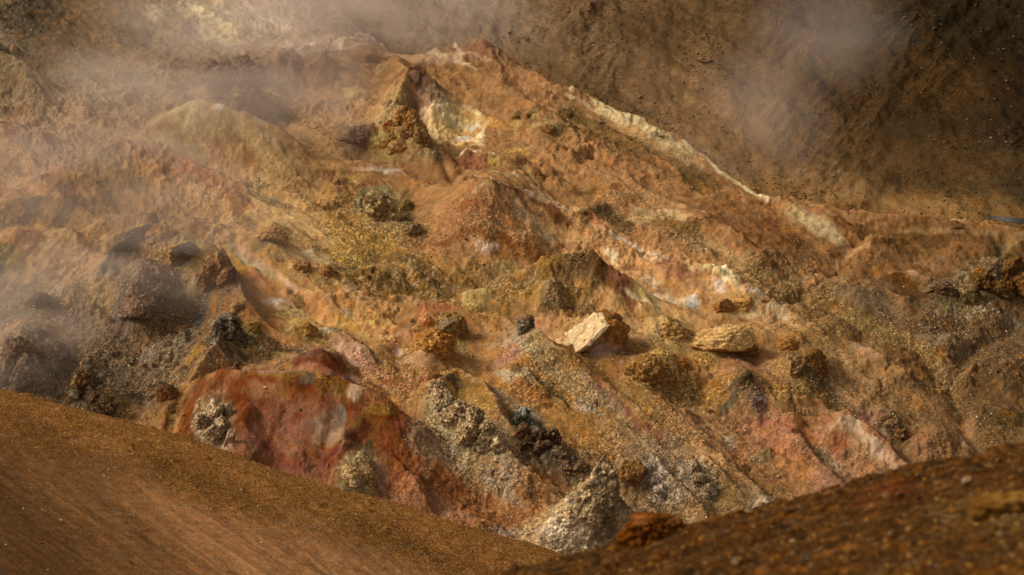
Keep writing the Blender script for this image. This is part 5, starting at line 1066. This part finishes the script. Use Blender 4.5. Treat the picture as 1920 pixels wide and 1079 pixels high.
# ------------------------------------------------------------------ loose stones one can tell apart (copies share mesh data)
rnd = random.Random(5)
def stone_meshes(cols, n, seed):
    out = []
    for i in range(n):
        P, Fc = ICO[3]; P = P.copy(); rs = np.random.RandomState(seed + i)
        P *= (1 + .25 * fbm3(P * 1.3 + i, 3, seed + i))[:, None]
        for _ in range(10):
            n_ = rs.normal(size=3); n_ /= np.linalg.norm(n_); s_ = np.maximum(P @ n_ - rs.uniform(.5, .85), 0); P -= s_[:, None] * n_ * .95
        P *= np.array([1.0, .8, .62])
        c = tint_rock(P * .4 + i, seed + i, cols[i % len(cols)], .1)
        out.append(mesh_from("stone", P, Fc, M_ROCK, np.clip(c, 0, 1), smooth=False))
    return out
def scatter_stones(surf, n, region, smin, smax, meshes, label, group, okf=None):
    k_ = 0; tries = 0
    while k_ < n and tries < n * 40:
        tries += 1
        px = rnd.uniform(region[0], region[1]); py = rnd.uniform(region[2], region[3])
        if okf and not okf(px, py): continue
        p, dep = surf.at(px, py)
        s_ = (smin + (smax - smin) * rnd.random() ** 3) / 2 * dep / F
        o = link("stone", meshes[k_ % len(meshes)], label=label, cat="stone", group=group, loc=(p.x, p.y, p.z + s_ * .25))
        o.scale = (s_, s_, s_); o.rotation_euler = (rnd.uniform(-.4, .4), rnd.uniform(-.4, .4), rnd.uniform(0, 6.28)); k_ += 1
PK = [('a98a66', 'b59773', '6c5238', 'cdb48f'), ('8f6d48', '9c7a54', '553c24', 'b8966c'), ('7a6048', '8a6e54', '48362a', 'a08668'), ('b39a7c', 'c0a88a', '7c644a', 'd8c6aa')]
FK = [('7a6048', '876c52', '453324', '9c8264'), ('8f7658', '9c8262', '5a452f', 'b09672'), ('664a32', '745840', '3a2818', '866a4c')]
def on_far(px, py):
    return py < np.interp(px, [650, 905, 960, 1030, 1120, 1270, 1360, 1450, 1560, 1920], [40, 55, 85, 130, 165, 230, 300, 350, 368, 400])
scatter_stones(far, 70, (900, 1915, 4, 400), 4, 9, stone_meshes(FK, 6, 900), "small pale stone lying loose on the dark far slope", "loose stones on the far slope", on_far)
def on_hill(px, py):
    if on_far(px, py - 18): return False
    if py > np.interp(px, SE[0], SE[1]) - 12 or py > np.interp(px, BE[0], BE[1]) - 12: return False
    u, v, j, i = hill.vis(px, py)
    return hill.C[j, i, 3] > .35 or rnd.random() < .12
scatter_stones(hill, 160, (10, 1910, 200, 1000), 4, 11, stone_meshes(PK, 8, 940), "small angular stone lying loose on the gravelly hillside", "loose stones on the hillside", on_hill)
scatter_stones(bank, 45, (1150, 1915, 850, 1075), 14, 34, stone_meshes([('7d4a18', '8c5820', '44260c', 'a8763c'), ('6a523a', '786044', '3c2c1e', '9c8262'), ('a07a4c', 'b08c5c', '66482a', 'c8ac80')], 6, 980),
               "blurred fist sized stone on the near bank", "stones on the near bank", lambda a, b: b > np.interp(a, BE[0], BE[1]) + 8)

# ------------------------------------------------------------------ the hillside itself, now that every rock has its skirt
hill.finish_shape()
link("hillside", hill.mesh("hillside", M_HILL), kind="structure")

# ------------------------------------------------------------------ gravel nobody could count
OCTV = np.array([(1, 0, 0), (-1, 0, 0), (0, 1, 0), (0, -1, 0), (0, 0, 1), (0, 0, -1)], f32)
OCTF = np.array([(0, 2, 4), (2, 1, 4), (1, 3, 4), (3, 0, 4), (2, 0, 5), (1, 2, 5), (3, 1, 5), (0, 3, 5)], np.int32)
def gravel(name, surf, n, seed, smin, smax, pale, dens=None, urange=(-60, 1980), pw=4.0, label=None):
    rs = np.random.RandomState(seed)
    nv, nu = surf.U.shape
    a, b = [int(np.clip((q_ - surf.us[0]) / surf.du, 0, nu - 2)) for q_ in urange]
    j = rs.randint(0, nv - 1, n * 4); i = rs.randint(a, b, n * 4)
    keep = (surf.PY[j, i] > -20) & (surf.PY[j, i] < 1100)
    dd = surf.C[j, i, 3] if dens is None else dens[j, i]
    keep &= rs.rand(n * 4) < dd
    j, i = j[keep][:n], i[keep][:n]; n = len(j)
    fu, fv = rs.rand(n, 1), rs.rand(n, 1)
    G = np.stack([surf.X, surf.Y, surf.ZZ], -1)
    p = G[j, i] * (1 - fu) * (1 - fv) + G[j, i + 1] * fu * (1 - fv) + G[j + 1, i] * (1 - fu) * fv + G[j + 1, i + 1] * fu * fv
    s_ = (smin + (smax - smin) * rs.rand(n) ** pw)[:, None, None]
    q_ = OCTV[None] * (1 + .5 * (rs.rand(n, 6, 1) - .5)) + .25 * (rs.rand(n, 6, 3) - .5)
    th = rs.rand(n) * 6.283; c, s2 = np.cos(th), np.sin(th)
    x = q_[..., 0] * c[:, None] - q_[..., 1] * s2[:, None]; y = q_[..., 0] * s2[:, None] + q_[..., 1] * c[:, None]
    q_ = np.stack([x, y * .85, q_[..., 2] * .65], -1) * s_
    Vv = (p[:, None, :] + q_ + np.array([0, 0, 1.0]) * s_ * .2).reshape(-1, 3)
    Ff = (OCTF[None] + (np.arange(n) * 6)[:, None, None]).reshape(-1, 3)
    col = surf.C[j, i, :3] * rs.uniform(.55, 1.25, (n, 1))
    k_ = (rs.rand(n) < .30)[:, None] * rs.uniform(.3, .95, (n, 1))
    pl = np.array([lin(c_) for c_ in pale])[rs.randint(0, len(pale), n)]
    col = col * (1 - k_) + pl * k_
    col = np.concatenate([np.repeat(col, 6, 0), np.zeros((n * 6, 1))], 1)
    link(name, mesh_from(name, Vv, Ff, M_PEB, np.clip(col, 0, 1), smooth=False), kind="stuff", label=label)
gravel("gravel", hill, 130000, 1, .012, .065, ['cdb389', 'b08a5c', 'd8cbb0', '8a6a48', '5a4634'], np.clip(.008 + 1.1 * hill.C[..., 3] ** 2.6 * sstep(-.35, .35, fbm2(hill.X / .9, hill.Y / .9, 4, 511, .6) + .4 * ST) + .45 * DEB ** 2, 0, 1), label="loose gravel and grit over the hillside")
fd = np.clip(.12 + 1.5 * np.maximum(0, fbm2(far.X / 4.0, far.Z / 2.0, 5, 501, .6)), .02, 1)
gravel("gravel", far, 22000, 2, .010, .10, ['7d6648', '6a523a', '8a7252', '4a3624'], fd, (520, 1990), 5.0, label="scree scattered over the far slope")
gravel("gravel", sand, 20000, 3, .005, .030, ['a08058', '8a6a40', 'b89a70', '4a3014'], np.clip(sand.C[..., 3] * .8, .06, 1), (-60, 1200), 3.0, label="fine grit over the ochre sand slope")
gravel("gravel", bank, 9000, 4, .003, .016, ['8a5a24', '6a5038', '946c3c', '3a2410'], None, (800, 2000), 3.0, label="cinders and grit over the near bank")

# ------------------------------------------------------------------ steam
def steam_mat(i, dens, tau_len, col=(.80, .67, .59), ns=1.6, thr=.42):
    m = bpy.data.materials.new("steam"); m.use_nodes = True
    t = m.node_tree; N = t.nodes; L = t.links; N.clear()
    out = N.new("ShaderNodeOutputMaterial"); vol = N.new("ShaderNodeVolumePrincipled")
    vol.inputs['Color'].default_value = (*col, 1); vol.inputs['Anisotropy'].default_value = .2
    tc = N.new("ShaderNodeTexCoord"); ln = N.new("ShaderNodeVectorMath"); ln.operation = 'LENGTH'
    L.new(tc.outputs['Object'], ln.inputs[0])
    fo = N.new("ShaderNodeMapRange"); fo.interpolation_type = 'SMOOTHSTEP'; fo.inputs['From Min'].default_value = 1.0; fo.inputs['From Max'].default_value = .15
    L.new(ln.outputs['Value'], fo.inputs['Value'])
    mp = N.new("ShaderNodeMapping"); mp.inputs['Location'].default_value = (i * 3.1, i * 1.7, i * 2.3); mp.inputs['Rotation'].default_value = (0, .5, 0); mp.inputs['Scale'].default_value = (1.0, 1.0, 1.7)
    L.new(tc.outputs['Object'], mp.inputs['Vector'])
    no = N.new("ShaderNodeTexNoise"); no.inputs['Scale'].default_value = ns; no.inputs['Detail'].default_value = 5; no.inputs['Roughness'].default_value = .55; no.inputs['Distortion'].default_value = .7
    L.new(mp.outputs[0], no.inputs['Vector'])
    nr = N.new("ShaderNodeMapRange"); nr.interpolation_type = 'SMOOTHSTEP'; nr.inputs['From Min'].default_value = thr; nr.inputs['From Max'].default_value = thr + .40
    L.new(no.outputs[0], nr.inputs['Value'])
    m1 = N.new("ShaderNodeMath"); m1.operation = 'MULTIPLY'; L.new(fo.outputs[0], m1.inputs[0]); L.new(nr.outputs[0], m1.inputs[1])
    m2 = N.new("ShaderNodeMath"); m2.operation = 'MULTIPLY'; L.new(m1.outputs[0], m2.inputs[0]); m2.inputs[1].default_value = dens / tau_len * 2.4
    L.new(m2.outputs[0], vol.inputs['Density']); L.new(vol.outputs[0], out.inputs['Volume'])
    return m
def steam(i, px, py, rx, ry, depth_r, tau, rot=0, front=.3, surf=None, thr=.34, ns=1.3):
    p, dep = (surf or hill).at(px, py + ry * .6)
    d_ = dep - depth_r * front
    c = Vector([float(q_) for q_ in ray(float(px), float(py))]) * d_
    me = bpy.data.meshes.new("steam"); P, Fc = ICO[3]
    me.from_pydata([tuple(map(float, q_)) for q_ in P], [], [tuple(map(int, q_)) for q_ in Fc])
    me.materials.append(steam_mat(i, tau, depth_r * 2, ns=ns, thr=thr))
    o = link("steam", me, kind="stuff", label="drifting pale steam")
    o.location = c; o.scale = (rx * dep / F, depth_r, ry * dep / F); o.rotation_euler = (0, math.radians(rot), 0)
STEAM = [(370, 120, 420, 190, 7, .85, 5, .3), (680, 10, 360, 120, 6, 2.2, 5, .3), (580, 180, 150, 160, 4, .9, 0, .4), (230, 175, 230, 85, 4, .9, 0, .5), (400, 60, 300, 90, 4, .8, 10, .4),
         (150, 310, 400, 140, 6, .9, 5, .4), (240, 450, 400, 140, 5, .85, 10, .4), (20, 600, 240, 150, 4, 1.2, 0, .4), (380, 340, 300, 90, 4, .5, 25, .4), (830, 60, 200, 60, 4, .5, 0, .2)]
for i_, (px, py, rx, ry, dr, tau, rot, fr) in enumerate(STEAM): steam(i_, px, py, rx, ry, dr, tau, rot, fr)
steam(20, 1545, 60, 190, 150, 5, .36, 0, .6, far, .18); steam(21, 1440, 210, 190, 120, 5, .34, 40, .6, far, .20); steam(22, 1320, 310, 150, 70, 3, .40, 30, .8, far)
steam(23, 1130, 655, 46, 26, .8, .35, 0, .2, None, .3)
